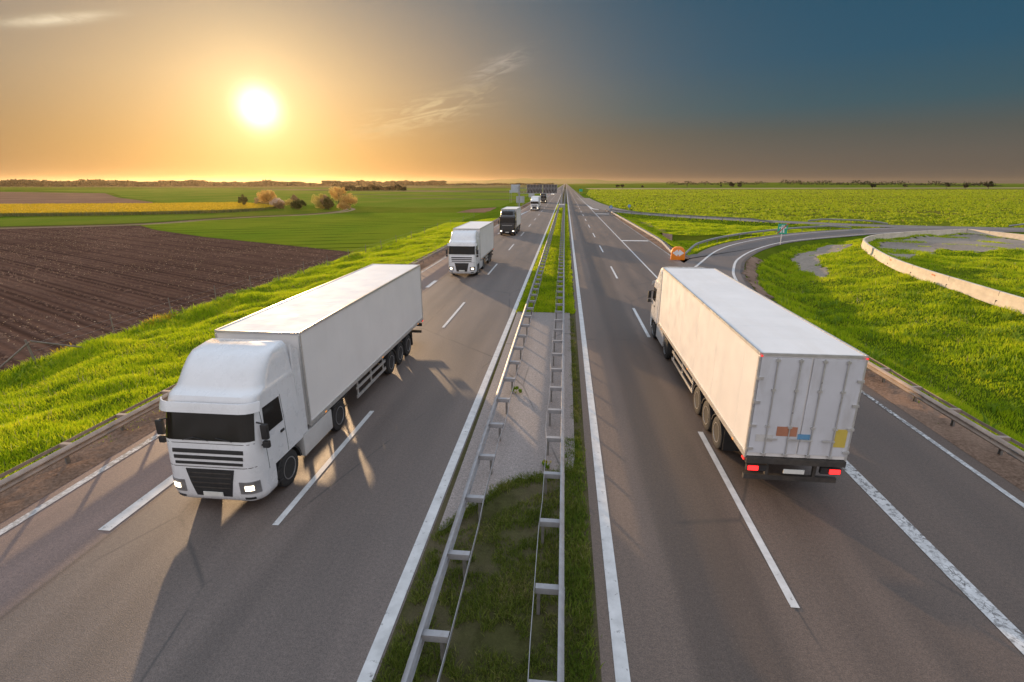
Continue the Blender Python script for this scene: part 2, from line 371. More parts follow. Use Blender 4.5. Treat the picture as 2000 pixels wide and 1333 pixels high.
M['weed'] = leafmat('weed_leaves', [(0, (.14, .26, .015)), (1, (.28, .38, .03))], .45)
M['croplf'] = leafmat('crop_leaves', [(0, (.15, .22, .010)), (.4, (.31, .41, .012)), (.8, (.48, .54, .025)), (1, (.42, .30, .10))], .45, .3)
M['yflower'] = leafmat('yellow_flowers', [(0, (.28, .26, .03)), (.5, (.60, .42, .02)), (1, (.78, .58, .05))], .35)
M['straw'] = leafmat('straw_bits', [(0, (.22, .15, .10)), (.6, (.38, .28, .18)), (1, (.6, .52, .40))], .2)
M['lf_dark'] = leafmat('haze_warmed_dark_leaves', [(0, (.09, .085, .02)), (1, (.17, .16, .045))], .4)  # dark leaves, with the haze flare's warmth and lift put into their colour
M['lf_orange'] = leafmat('golden_leaves', [(0, (.48, .28, .08)), (.6, (.72, .48, .16)), (1, (.82, .64, .26))], .6)
M['lf_pink'] = leafmat('pale_blossom', [(0, (.40, .30, .25)), (1, (.80, .68, .60))], .6)
M['lf_yellow'] = leafmat('yellow_green_leaves', [(0, (.34, .28, .06)), (1, (.72, .58, .18))], .6)
M['lf_brown'] = leafmat('brown_twigs', [(0, (.26, .17, .09)), (1, (.46, .32, .17))], .5)
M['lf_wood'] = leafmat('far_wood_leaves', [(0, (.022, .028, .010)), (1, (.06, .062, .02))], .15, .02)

# ------------------------------------------------------------------ plan of the place (metres; X right, Y along the motorway)
def seg_dist(P, pts):
    P = np.asarray(P, float); d = np.full(len(P), 1e9)
    for (a, b) in zip(pts[:-1], pts[1:]):
        a = np.array(a); b = np.array(b); ab = b-a; t = np.clip(((P-a)@ab)/(ab@ab), 0, 1)
        d = np.minimum(d, np.linalg.norm(P-(a+t[:, None]*ab), axis=1))
    return d
def inside(P, poly):
    P = np.asarray(P, float); r = np.zeros(len(P), bool); n = len(poly)
    for i in range(n):
        x1, y1 = poly[i]; x2, y2 = poly[(i+1) % n]
        if y1 == y2: continue
        c = ((P[:, 1] > y1) != (P[:, 1] > y2)) & (P[:, 0] < (x2-x1)*(P[:, 1]-y1)/(y2-y1)+x1); r ^= c
    return r
def smooth_path(pts, step=1.):
    P = np.array(pts, float); P2 = np.vstack([2*P[0]-P[1], P, 2*P[-1]-P[-2]]); out = []
    for i in range(1, len(P2)-2):
        p0, p1, p2, p3 = P2[i-1:i+3]; n = max(2, int(np.linalg.norm(p2-p1)/step))
        for t in np.linspace(0, 1, n, endpoint=False):
            out.append(.5*((2*p1)+(p2-p0)*t+(2*p0-5*p1+4*p2-p3)*t*t+(3*p1-p0-3*p2+p3)*t**3))
    out.append(P2[-2]); return np.array(out)
RAMP_IN = smooth_path([(12.1, 16), (12.3, 26), (13.1, 36), (15.0, 46.1), (16.6, 51.9), (19.4, 59.3), (24.7, 68.8), (32.0, 78.0), (43.1, 86.5), (56, 94.5), (70, 97.5), (95, 99)], 1.5)
RAMP_OUT = smooth_path([(12.8, 51.8), (18.9, 66.1), (25.0, 75.9), (33.5, 85.5), (43.2, 93.6), (55.3, 100.9), (66, 104.5), (80, 105.5)], 1.5)
XROAD = smooth_path([(9.6, 300), (10.6, 240), (12.2, 200), (14.5, 172), (18.5, 153), (27, 138), (36, 127.5), (46.5, 118.3), (60, 109.8), (74, 105.5), (92, 102), (130, 97), (200, 92), (400, 84)], 4.)
BARR = smooth_path([(28.5, 22), (29.2, 29), (29.9, 36), (30.6, 42), (31.6, 49.3), (33.6, 57.6), (38.2, 70.2), (41.6, 76.4), (46.5, 81.7), (55.7, 87.7), (65.4, 92.4)], .8)
BARR2 = smooth_path([(65.6, 92.2), (66.2, 86), (67, 78), (68.5, 66), (70, 52)], 1.)
RAMP_MID = np.array([(q[0], q[1]) for q in RAMP_IN])
DIRT_IN = [(35.2, 58), (39.5, 69.6), (43, 75.5), (47.6, 80.6), (56.5, 86.5), (65, 91.2), (65.8, 84), (67, 68), (58, 66), (54, 69.5), (50, 67), (47, 70), (44, 66.5), (40.5, 63.5), (38, 60.5)]
def vnoise(P, s, seed=0):
    r = np.random.default_rng(seed); g = r.random((64, 64)); q = P/s; i = np.floor(q).astype(int); f = q-i; f = f*f*(3-2*f)
    G = lambda a, b: g[a % 64, b % 64]
    return (G(i[:, 0], i[:, 1])*(1-f[:, 0])+G(i[:, 0]+1, i[:, 1])*f[:, 0])*(1-f[:, 1])+(G(i[:, 0], i[:, 1]+1)*(1-f[:, 0])+G(i[:, 0]+1, i[:, 1]+1)*f[:, 0])*f[:, 1]
def terrain_z(P):
    P = np.asarray(P, float); X, Y = P[:, 0], P[:, 1]
    # left bank
    zl = -1.4*np.clip((-15.2-X)/11.5, 0, 1)**1.1
    zl = np.where(X < -15, zl+.10*np.sin(Y*.33+X*.5)*np.clip((-16-X)/3, 0, 1)*np.clip((X+28.5)/3, 0, 1)*(.5+.5*np.sin(Y*.11)), zl)
    # right side
    dm = np.where(X > 0, X-14.2, 99.)
    far = np.hypot(X, Y); nr = (X > 0) & (X < 420) & (Y < 320)
    if not nr.all():
        out = np.where(X < 0, zl, -np.minimum(.7, .4*np.maximum(0, dm)))
        if nr.any(): out[nr] = terrain_z(P[nr])
        rise = np.clip((far-1300)/1500, 0, 1)**1.5*12*np.clip((X/Y.clip(1)+.1)/.5, 0, 1)*np.clip((.80-X/Y.clip(1))/.4, 0, 1)
        out = out+np.where(X > 100, rise, 0)
        wl = np.clip((-15.2-X)/1.5, 0, 1)*np.clip((X+28.3)/1., 0, 1)*np.clip((130-Y)/40, 0, 1)
        out = out+wl*((vnoise(P, 1.7, 91)-.45)*.42+(vnoise(P, 4.3, 92)-.5)*.32)
        return np.where((~nr) & (X > -13.9) & (X < 12.9), -.12, out)
    drp = np.minimum(seg_dist(P, RAMP_IN)-.9, seg_dist(P, RAMP_OUT)-1.9)
    mid = inside(P, np.vstack([RAMP_IN, RAMP_OUT[::-1]]))
    drp = np.where(mid, -1, drp)
    dx_ = seg_dist(P, XROAD)-4.6
    d = np.minimum(np.minimum(dm, drp), dx_)
    Dm = np.where((Y < 95) & (X < 60), 1.9, .7)
    zr = -np.minimum(Dm, .40*np.maximum(0, d))
    db = seg_dist(P, BARR)
    poly_in = np.vstack([BARR, [(140, 95), (140, 0), (28.5, 0)]])
    ins = inside(P, poly_in)
    zr = np.where(ins, 0.02, np.maximum(zr, -.16*db-.02))
    zr = np.where((X > 14.2) & (Y < 22) & (X > 28), 0, zr)
    z = np.where(X < 0, zl, zr)
    wr = np.clip((d-.8)/1.5, 0, 1)*np.clip((X-14.8)/1.2, 0, 1)*np.clip((135-Y)/20, 0, 1)*np.clip(db/.8, .12, 1)*(X < 72)*np.where(inside(P, DIRT_IN), .25, 1.)
    z = z+wr*((vnoise(P, 1.9, 93)-.45)*.44+(vnoise(P, 5.0, 94)-.5)*.38)
    rise = np.clip((far-1300)/1500, 0, 1)**1.5*12*np.clip((X/Y.clip(1)+.1)/.5, 0, 1)*np.clip((.80-X/Y.clip(1))/.4, 0, 1)
    z = z+np.where(X > 100, rise, 0)
    road = (X > -13.9) & (X < 12.9)
    z = np.where(road, -.12, z)
    z = np.where((drp < -.3) | (dx_ < -.3), np.minimum(z, -.10), z)
    return z

xs = np.concatenate([-np.geomspace(11000, 60, 34), np.arange(-58, -30, 2.), np.arange(-30, -13.9, .45), [-13.8, -13.5, -8, -2.9, 0, .8, 8, 12.6, 12.95, 13.3], np.arange(13.8, 40, .45), np.arange(40, 76, 1.), np.arange(78, 140, 6), np.geomspace(150, 11000, 40)])
ys = np.concatenate([[-400, -150, -60, -25, -8], np.arange(0, 110, .6), np.arange(110, 180, 2.), np.geomspace(184, 10500, 60)])
GX, GY = np.meshgrid(xs, ys); P = np.c_[GX.ravel(), GY.ravel()]; Z = terrain_z(P)
nx, ny = len(xs), len(ys); idx = np.arange(nx*ny).reshape(ny, nx)
F = np.stack([idx[:-1, :-1], idx[:-1, 1:], idx[1:, 1:], idx[1:, :-1]], -1).reshape(-1, 4)
mesh_np('ground', np.c_[P, Z], F, M['grass'], smooth=True, kind='structure')

def sheet(name, polys, z, mat, step=None, kind='structure', **kw):
    """flat sheets (list of polygons) at height z"""
    mb = MB()
    for p in polys:
        n = len(p); mb.quadify([(q[0], q[1], z if len(q) < 3 else q[2]) for q in p], [tuple(range(n))])
    me = bpy.data.meshes.new(name); me.from_pydata(mb.v, [], mb.f)
    bm = bmesh.new(); bm.from_mesh(me); bmesh.ops.triangulate(bm, faces=bm.faces)
    for f in bm.faces:
        if f.normal.z < 0: f.normal_flip()
    bm.to_mesh(me); bm.free(); me.materials.append(mat)
    o = bpy.data.objects.new(name, me); COL.objects.link(o); return tag(o, kind=kind, **kw)
def ribbon(path, off_a, off_b, z, ztop=None):
    P = np.asarray(path, float)[:, :2]; T = np.gradient(P, axis=0); T /= np.linalg.norm(T, axis=1)[:, None]; Nn = np.c_[T[:, 1], -T[:, 0]]
    A = P+Nn*off_a; B = P+Nn*off_b; n = len(P)
    V = [(x, y, z) for x, y in A]+[(x, y, z) for x, y in B]
    return V, [(i, i+1, n+i+1, n+i) if off_a < off_b else (i, n+i, n+i+1, i+1) for i in range(n-1)]
def strips(name, items, mat, kind='structure'):
    mb = MB()
    for V, Fs in items: mb.quadify(V, Fs)
    me = bpy.data.meshes.new(name); me.from_pydata(mb.v, [], mb.f)
    bm = bmesh.new(); bm.from_mesh(me)
    for f in bm.faces:
        if f.normal.z < 0: f.normal_flip()
    bm.to_mesh(me); bm.free(); me.materials.append(mat)
    o = bpy.data.objects.new(name, me); COL.objects.link(o); return tag(o, kind=kind)
def rect(x0, x1, y0, y1, z): return ([(x0, y0, z), (x1, y0, z), (x1, y1, z), (x0, y1, z)], [(0, 1, 2, 3)])

# the two carriageways with a ragged outer edge
def ragged(x, y0, y1, amp, seed, step=1.2):
    r = np.random.default_rng(seed); y = np.arange(y0, min(y1, 160), step); xx = x+np.convolve(r.normal(0, amp, len(y)+6), np.ones(4)/2, 'same')[3:-3]
    return [(float(a), float(b)) for a, b in zip(xx, y)]+[(x, y1)]
L = ragged(-13.75, -60, 9000, .05, 1); Rr = ragged(-2.85, -60, 9000, .03, 2)
sheet('motorway', [L+Rr[::-1]], 0, M['asphalt'])
L = ragged(.72, -60, 9000, .03, 3); Rr = ragged(12.75, -60, 160, .05, 4)+[(12.4, 200), (10.4, 330), (9.9, 9000)]
sheet('motorway', [L+Rr[::-1]], 0.001, M['asphalt'])
# slip road: from the right edge of the carriageway out to the crossing road
def offs(path, d):
    P = np.asarray(path)[:, :2]; T = np.gradient(P, axis=0); T /= np.linalg.norm(T, axis=1)[:, None]; return P+np.c_[T[:, 1], -T[:, 0]]*d
a = offs(RAMP_IN, .75); b = offs(RAMP_OUT, -1.5)
sheet('slip_road', [[(11.6, 59.2), (11.9, 50), (14.5, 52), (17.2, 60), (15.6, 62.6), (13.6, 61.4), (12.6, 60.2)]], .0025, M['asphalt2'])
sheet('slip_road', [[tuple(q) for q in a]+[tuple(q) for q in b[::-1]]+[(12.55, 57.5), (12.5, 40), (12.6, 20)]], .004, M['asphalt2'])
strips('crossing_road', [ribbon(XROAD, -3.6, 3.6, .008)], M['asphalt3'])
# bitumen gutter line along the slip road's inner edge
strips('road', [ribbon(RAMP_IN[4:-4], .62, .95, .012)], asphalt('gutter_asphalt', False, .5))

# markings
mk = []; Zm = .013
mk.append(rect(-3.24, -2.99, -20, 1500, Zm)); mk.append(rect(1.08, 1.33, -20, 1500, Zm))
for i in range(-1, 40):
    y = 10.0+18*i; mk.append(rect(-6.90, -6.74, y, y+6.6, Zm))
    y = 8.6+18*i+(.6 if i else 0); mk.append(rect(4.66, 4.83, y, y+6.8 if i else 16.1, Zm))
for i in range(0, 8):
    y = 9.4+15.1*i; mk.append(rect(-10.98, -10.66, y, y+3., Zm))
mk.append(rect(-10.92, -10.70, 158, 900, Zm))
mk.append(([(-12.9, 128, Zm), (-11.6, 131, Zm), (-10.72, 158, Zm), (-10.92, 158.5, Zm), (-11.9, 142, Zm)], [(0, 1, 2, 3, 4)]))
mk.append(rect(8.2, 8.36, 33, 520, Zm))
mk.append(rect(8.36, 12.1, 76.0, 77.2, Zm)); mk.append(rect(8.36, 11.9, 143.5, 145.5, Zm))
mk.append(([(8.36, 172, Zm), (8.36, 210, Zm), (9.3, 176, Zm), (10.6, 170, Zm), (10.6, 166, Zm)], [(0, 1, 2, 3, 4)]))
mk.append(ribbon(RAMP_IN[8:-12], -.12, .12, .017)); mk.append(ribbon(RAMP_OUT[:-6], -.12, .12, .017))
strips('road_markings', mk, M['paint'])
strips('road_markings', [rect(8.32, 8.68, -20, 33, Zm)], M['paint_worn'])
strips('road_markings', [rect(-13.32, -13.10, -20, 400, Zm), rect(11.98, 12.14, 2, 30, Zm), rect(12.2, 12.32, 57, 160, Zm)], M['paint_faint'])

# median: soil, concrete crossing slab, gravel verges
def drape(name, x0, x1, y0, y1, st, mat, zoff, amp=0., edge=0., seed=0, mask=None, kind='structure'):
    r = np.random.default_rng(seed); X = np.arange(x0, x1+st*.5, st); Y = np.concatenate([np.arange(y0, min(y1, 120), st*1.5), np.geomspace(120, y1, 30)]) if y1 > 125 else np.arange(y0, y1+.01, st*1.5)
    gx, gy = np.meshgrid(X, Y); P = np.c_[gx.ravel(), gy.ravel()]
    zz = terrain_z(P); zz = np.where(zz < -.09, np.where((P[:, 0] > -13.9) & (P[:, 0] < 12.9), 0, zz), zz)
    bumpy = r.normal(0, 1, len(P))*amp; e = np.minimum(np.minimum(P[:, 0]-x0, x1-P[:, 0])/max(edge, 1e-3), 1).clip(0, 1)
    V = np.c_[P, zz+zoff+bumpy*e]; V[:, 2] -= (1-e)*abs(zoff)*.9
    nx, ny = len(X), len(Y); idx = np.arange(nx*ny).reshape(ny, nx); F = np.stack([idx[:-1, :-1], idx[:-1, 1:], idx[1:, 1:], idx[1:, :-1]], -1).reshape(-1, 4)
    if mask is not None:
        cen = P[F].mean(1); F = F[mask(cen)]
    return mesh_np(name, V, F, mat, smooth=True, kind=kind)
drape('median_strip', -2.95, .85, -20, 3000, .19, M['median'], .035, .014, .35, 5)
sheet('concrete_slab', [[(-2.86, 32), (.5, 32.2), (.52, 14)]+[(float(a), float(np.interp(-a, [-.5, .3, .9, 1.5, 1.9, 2.3, 2.86], [13.2, 12.8, 12.6, 12.2, 11.5, 10.9, 9.9])+random.uniform(-.13, .13))) for a in np.arange(.45, -2.86, -.09)]], .085, M['slab'])
drape('gravel_verge', -15.3, -13.6, -20, 400, .17, M['gravel'], .075, .03, .5, 6)
drape('gravel_verge', 12.6, 14.5, -20, 30, .19, M['gravel'], .075, .03, .5, 7)
drape('gravel_verge', 12.5, 14.0, 58, 158, .19, M['gravel'], .075, .03, .5, 8)

# fields on the left (flat land 1.4 m below the road)
ZF = -1.4
sheet('ploughed_field', [[(-28.6, -60), (-28.8, 22), (-28.4, 38), (-27.6, 57), (-27.4, 70.5), (-29.5, 70.2), (-43.2, 77.4), (-64.7, 88.2), (-85, 101), (-97.3, 111.5), (-112, 108), (-123, 99), (-200, 64), (-200, -60)]], ZF+.03, M['plough'])
sheet('meadow', [[(-27.3, 71), (-26.3, 108), (-24.4, 135), (-23.5, 168), (-34, 172), (-60, 168), (-78, 158), (-84, 141), (-94, 128), (-99.5, 114.5), (-97.2, 111.6), (-84.8, 101.2), (-64.5, 88.4), (-43.0, 77.6), (-29.4, 70.5)]], ZF+.035, M['meadow'])
TRK = smooth_path([(-300, 52), (-170, 82), (-121.4, 101.4), (-99.7, 114.7), (-94.8, 132), (-88, 145), (-79, 156), (-76, 172), (-79, 188), (-84, 198), (-93, 213)], 3)
strips('dirt_track', [ribbon(TRK, -1.9, -.5, ZF+.05), ribbon(TRK, .5, 1.9, ZF+.05)], M['track'])
strips('ditch', [ribbon(TRK[:-12]+np.array([-2.5, 3.5]), -1.4, 1.4, ZF+.045)], soil('ditch_soil', (.05, .045, .02), (.10, .075, .03), .6))
sheet('cereal_strip', [[(-300, 62), (-170, 90), (-128, 106), (-105, 121), (-100, 140), (-100, 152), (-113, 150), (-135, 139), (-168, 130), (-300, 96)]], ZF+.03, M['strip'])
sheet('bare_field', [[(-700, 560), (-440, 470), (-300, 330), (-213, 255), (-180, 216), (-240, 200), (-500, 330)]], ZF+.03, M['bare'])
sheet('bare_field', [[(-36, 172), (-35, 197), (-27.5, 212), (-24.6, 174)]], ZF+.05, M['bare'])
sheet('meadow', [[(-26, 215), (-60, 205), (-140, 232), (-190, 240), (-310, 345), (-450, 490), (-700, 640), (-700, 900), (-26, 900)]], ZF+.025, M['strip'])
bl = grass_ground('dark_fallow', (.085, .10, .03), (.14, .14, .05), (.22, .17, .09), .3, None, .5, .3, .01)
sheet('fallow_field', [[(-26, 520), (-300, 640), (-520, 780), (-520, 900), (-26, 640)], [(-26, 300), (-110, 330), (-150, 352), (-26, 322)], [(-26, 380), (-180, 430), (-250, 475), (-26, 395)]], ZF+.04, bl)
sheet('fallow_field', [[(-26, 1000), (-2600, 1300), (-4200, 5200), (-26, 6000)]], ZF+.03, bl)
# crop field on the right and fields behind it
CROP = [(11.5, 330), (13.2, 238), (16.5, 203), (20.5, 178), (25.5, 158), (33, 145), (50, 126), (62, 117), (75, 112), (130, 104.5), (300, 95), (1300, 500), (1300, 1100), (34, 760)]
sheet('crop_field', [CROP], -.66, M['cropground'])
sheet('fallow_field', [[(34, 790), (1300, 1140), (1300, 1300), (34, 960)]], -.64, soil('stubble', (.24, .20, .09), (.36, .31, .15), .1, None, .4, .2))
sheet('fallow_field', [[(34, 765), (1300, 1105), (1300, 1135), (34, 786)]], -.64, soil('dark_margin', (.05, .06, .02), (.09, .09, .03), .1, None, .4, .2))
# dirt inside the curved wall and the dry stream bed
def draped_poly(name, poly, st, mat, zo, seed=0, kind='structure', soften=.5):
    p = np.array(poly); X = np.arange(p[:, 0].min(), p[:, 0].max(), st); Y = np.arange(p[:, 1].min(), p[:, 1].max(), st)
    gx, gy = np.meshgrid(X, Y); r = np.random.default_rng(seed); P = np.c_[gx.ravel(), gy.ravel()]; V = np.c_[P, terrain_z(P)+zo+r.normal(0, .012, len(P))]
    idx = np.arange(len(P)).reshape(len(Y), len(X)); F = np.stack([idx[:-1, :-1], idx[:-1, 1:], idx[1:, 1:], idx[1:, :-1]], -1).reshape(-1, 4)
    cen = P[F].mean(1)+r.normal(0, soften*st, (len(F), 2)); F = F[inside(cen, poly)]
    return mesh_np(name, V, F, mat, smooth=True, kind=kind)
draped_poly('bare_ground', DIRT_IN, .45, M['dirt'], .05, 3)
STREAM = [(40.5, 77.2), (38.6, 73.8), (36.4, 71.3), (33.6, 68.6), (30.9, 66.5), (29.6, 62.6), (28.6, 59), (27.4, 55.6), (25.6, 53.2), (26.6, 57.2), (26.3, 59.9), (27.4, 62.9), (28.3, 67.2), (30.2, 70.2), (33.2, 73), (36.2, 77.5), (38.5, 79)]
draped_poly('dry_stream_bed', STREAM, .3, M['dirt'], .05, 4)
draped_poly('gravel_verge', [tuple(q) for q in offs(RAMP_IN[10:30], 1.0)]+[tuple(q) for q in offs(RAMP_IN[10:30], 2.1)[::-1]], .3, M['gravel'], .06, 5)
draped_poly('drainage_ditch', [(16.4, 135), (17.4, 118), (17.6, 100), (17.0, 84), (15.9, 72), (15.3, 66.5), (16.4, 66), (17.9, 74), (19.0, 86), (19.3, 100), (18.8, 118), (17.4, 135)], .35, M['gravel'], .05, 6)
# far hills
hx = np.linspace(-3200, 3000, 90); hy = np.linspace(7000, 9000, 10); gx, gy = np.meshgrid(hx, hy)
ridge = 72*np.exp(-((gx+350)/1000)**2)+30*np.exp(-((gx+1500)/700)**2)+24*np.exp(-((gx-900)/900)**2)+6*np.sin(gx/170)+4*np.sin(gx/61)
hz = (ridge+8)*np.sin(np.linspace(0, 1, 10)*pi/2)[:, None]-4
idx = np.arange(900).reshape(10, 90); F = np.stack([idx[:-1, :-1], idx[:-1, 1:], idx[1:, 1:], idx[1:, :-1]], -1).reshape(-1, 4)
mesh_np('hills', np.c_[gx.ravel(), gy.ravel(), hz.ravel()], F, M['hill'], smooth=True, kind='structure')

# ------------------------------------------------------------------ vegetation carpets
def blades(name, pts, h, wd, mat, lean=.35, kind='stuff', z=None, per=3, spread=.06):
    """tufts of triangular blades"""
    n = len(pts)*per; P = np.repeat(pts, per, 0)+RNG.normal(0, spread, (n, 2)); z0 = terrain_z(P) if z is None else np.full(n, z)
    hh = np.repeat(np.broadcast_to(h, (len(pts),)), per)*RNG.uniform(.55, 1.25, n); a = RNG.uniform(0, pi, n); ww = wd*RNG.uniform(.6, 1.3, n)
    la = RNG.uniform(0, 2*pi, n); ll = hh*lean*RNG.uniform(.2, 1.6, n)
    dx_, dy_ = np.cos(a)*ww/2, np.sin(a)*ww/2
    A = np.c_[P[:, 0]-dx_, P[:, 1]-dy_, z0-.02]; B = np.c_[P[:, 0]+dx_, P[:, 1]+dy_, z0-.02]
    mx, my = P[:, 0]+np.cos(la)*ll*.35, P[:, 1]+np.sin(la)*ll*.35
    Cc = np.c_[mx+dx_*.7, my+dy_*.7, z0+hh*.6]; D = np.c_[mx-dx_*.7, my-dy_*.7, z0+hh*.6]; T = np.c_[P[:, 0]+np.cos(la)*ll, P[:, 1]+np.sin(la)*ll, z0+hh]
    V = np.stack([A, B, Cc, D, T], 1).reshape(-1, 3); b = np.arange(n)*5
    F = np.concatenate([np.c_[b, b+1, b+2], np.c_[b, b+2, b+3], np.c_[b+3, b+2, b+4]])
    return mesh_np(name, V, F, mat, kind=kind)
def scatter(x0, x1, y0, y1, n, keep, power=1.6):
    """denser towards the camera"""
    y = y0+(y1-y0)*RNG.random(n)**power; x = RNG.uniform(x0, x1, n); P = np.c_[x, y]; return P[keep(P)]
# left bank
P = scatter(-29.3, -14.9, 3, 125, 120000, lambda P: (P[:, 0] < -15.1+.4*vnoise(P, 1.3, 3)) & (P[:, 0] > -28.9+1.2*vnoise(P, 3, 4)), 1.9)
hh = .09+.20*vnoise(P, 1.1, 1)*vnoise(P, 3.7, 2)*1.6+.16*np.exp(-((P[:, 0]+27.2)/1.3)**2)
blades('grass', P, hh*1.12, .028, M['blade'], .55)
# right side
allr = np.vstack([RAMP_IN, RAMP_OUT[::-1]])
def keep_r(P):
    X, Y = P[:, 0], P[:, 1]
    cheap = (X > 14.0) & (X < 66)
    if not cheap.all():
        r_ = np.zeros(len(P), bool); r_[cheap] = keep_r(P[cheap]); return r_
    ok = (X > 14.3+.4*vnoise(P, 1.2, 8)) & ~inside(P, allr) & (seg_dist(P, RAMP_IN) > 1.9+.7*vnoise(P, 1.1, 9)) & (seg_dist(P, RAMP_OUT) > 2.0) & (seg_dist(P, XROAD) > 4.3) & (seg_dist(P, BARR) > .3)
    ok &= ~(inside(P, DIRT_IN) & (vnoise(P, 2.6, 5) < .66)) & ~(inside(P, STREAM) & (vnoise(P, 1., 6) < .85))
    return ok & (X < 66)
P = scatter(13.9, 66, 8, 112, 240000, keep_r, 1.35)
hh = .08+.22*vnoise(P, 1.2, 11)*vnoise(P, 4.1, 12)*1.6
blades('grass', P, hh*1.12, .033, M['blade'], .55)
# triangle between the rail and the slip road, beyond
P = scatter(13.5, 46, 60, 155, 40000, lambda P: keep_r(P), 1.0)
blades('grass', P, .22, .07, M['blade'], .5)
# median
def keep_m(P):
    slab = (P[:, 1] < 32) & (P[:, 1] > 9.6+ (P[:, 0]+2.86)*.95) & (P[:, 0] < .45)
    return ~slab & (vnoise(P, .8, 21)*vnoise(P, .3, 22) > .155)
P = scatter(-2.85, .72, 3.5, 90, 60000, keep_m, 2.2)
near = P[:, 1] < 32
blades('grass', P[near], .05+.09*vnoise(P[near], .6, 23), .016, M['blade_dull'], .8, per=4, spread=.04, z=.035)
P = np.c_[RNG.uniform(-2.85, .75, 26000), 32+180*RNG.random(26000)**1.7]
blades('grass', P, .16, .05, M['blade'], .5, z=.03)
P = np.c_[RNG.uniform(.15, .72, 2600), RNG.uniform(4, 15, 2600)]
blades('grass', P[vnoise(P, 1.1, 31) > .25], .12, .02, M['blade_strip'], .6, z=.03)
# roadside tufts on the gravel
P = np.c_[np.concatenate([RNG.uniform(-15.2, -14.2, 500), RNG.uniform(13.5, 14.4, 500)]), RNG.uniform(4, 40, 1000)]
P = P[vnoise(P, 1.3, 41) > .66]; blades('grass', P, .14, .03, M['blade'], .6, per=6, spread=.09)
# broad-leaved weeds
def weeds(name, pts, h, mat, kind='stuff'):
    return blades(name, pts, h, .09, mat, .7, kind, per=14, spread=.16)
P = scatter(14.5, 48, 10, 80, 420, keep_r, 1.0); P = P[vnoise(P, 5, 51) > .45]; weeds('ground_weeds', P, .42, M['weed'])
P = scatter(-28.6, -26.6, 20, 90, 260, lambda P: P[:, 0] < -10, 1.0); weeds('ground_weeds', P, .42, M['weed'])
# dry stalks and small pale flower heads among the grass
P = scatter(-28.5, -15.2, 5, 90, 2600, lambda P: vnoise(P, 2.2, 55) > .45, 1.5); blades('dry_stalks', P, .34, .014, M['straw'], .5, per=2)
P = scatter(14.5, 60, 10, 105, 4200, lambda P: keep_r(P) & (vnoise(P, 2.2, 56) > .45), 1.2); blades('dry_stalks', P, .34, .016, M['straw'], .5, per=2)
# yellow flowers by the fence
P = np.c_[RNG.uniform(-28.9, -27.9, 240), RNG.uniform(24, 34, 240)]; P = P[vnoise(P, 1.4, 61) > .5]
blades('yellow_flowers', P, .38, .06, M['yflower'], .4, per=5, spread=.1)
# crop plants
def keep_c(P): return inside(P, CROP) & (seg_dist(P, XROAD) > 4.4) & (vnoise(P, 7, 71) > .12) & (vnoise(P, 1.7, 75) > .38) & ~((P[:, 1] < 190) & (P[:, 0] > 60) & (vnoise(P, 11, 72)+vnoise(P, 2.1, 73) < .85+(P[:, 1]-100)*.0))
n = 60000; t = RNG.random(n)**1.6; y = 104+t*330; x = 12+RNG.random(n)*(y*.85)
P = np.c_[x, y]; P = P[keep_c(P)]
blades('crop_plants', P, .34+.2*vnoise(P, 5, 74), .34, M['croplf'], .9, z=-.66, per=3, spread=.14)
n = 30000; y = 400+RNG.random(n)*380; P = np.c_[RNG.random(n)*y*.85+12, y]; P = P[keep_c(P)]
blades('crop_plants', P, .5, .6, M['croplf'], .9, z=-.66, per=2, spread=.4)
# straw and clods lying on the ploughed soil
PL = [(-28.9, 15), (-28.4, 38), (-27.6, 57), (-28, 70), (-43.2, 77), (-64.7, 87.5), (-85, 100), (-97.3, 110), (-121, 99), (-70, 15)]
P = np.c_[RNG.uniform(-121, -28, 90000), RNG.uniform(15, 110, 90000)]; P = P[inside(P, PL)]; ph = P.copy()
Ps = P[:9000][vnoise(P[:9000], 6, 81) > .4]
blades('straw', Ps, .06, .08, M['straw'], 2.0, z=ZF+.04, per=1)
def clods(name, P, s, z, mat):
    n = len(P); a = RNG.uniform(0, 2*pi, n); sz = s*RNG.lognormal(0, .5, n); base = np.array([(-1, -.6, 0), (1, -.8, 0), (.8, .9, 0), (-.7, .8, 0), (.1, .05, .8)])
    V = base[None]*sz[:, None, None]*RNG.uniform(.7, 1.2, (n, 5, 1)); ca, sa = np.cos(a)[:, None], np.sin(a)[:, None]
    V = np.stack([V[:, :, 0]*ca-V[:, :, 1]*sa+P[:, :1], V[:, :, 0]*sa+V[:, :, 1]*ca+P[:, 1:2], V[:, :, 2]+z], 2).reshape(-1, 3)
    b = np.arange(n)*5; F = np.concatenate([np.c_[b, b+1, b+4], np.c_[b+1, b+2, b+4], np.c_[b+2, b+3, b+4], np.c_[b+3, b, b+4]]); return mesh_np(name, V, F, mat, kind='stuff')
# clods sit on furrow crests
u = ph@np.array([cos(R(63)), sin(R(63))]); keep = (np.cos(u*2*pi/1.5+.8*np.sin(ph[:, 1]*.1)) > .1)
clods('soil_clods', ph[keep][:42000], .05, ZF+.03, soil('clod_soil', (.085, .048, .034), (.19, .115, .08), 1, None, .3, .02))
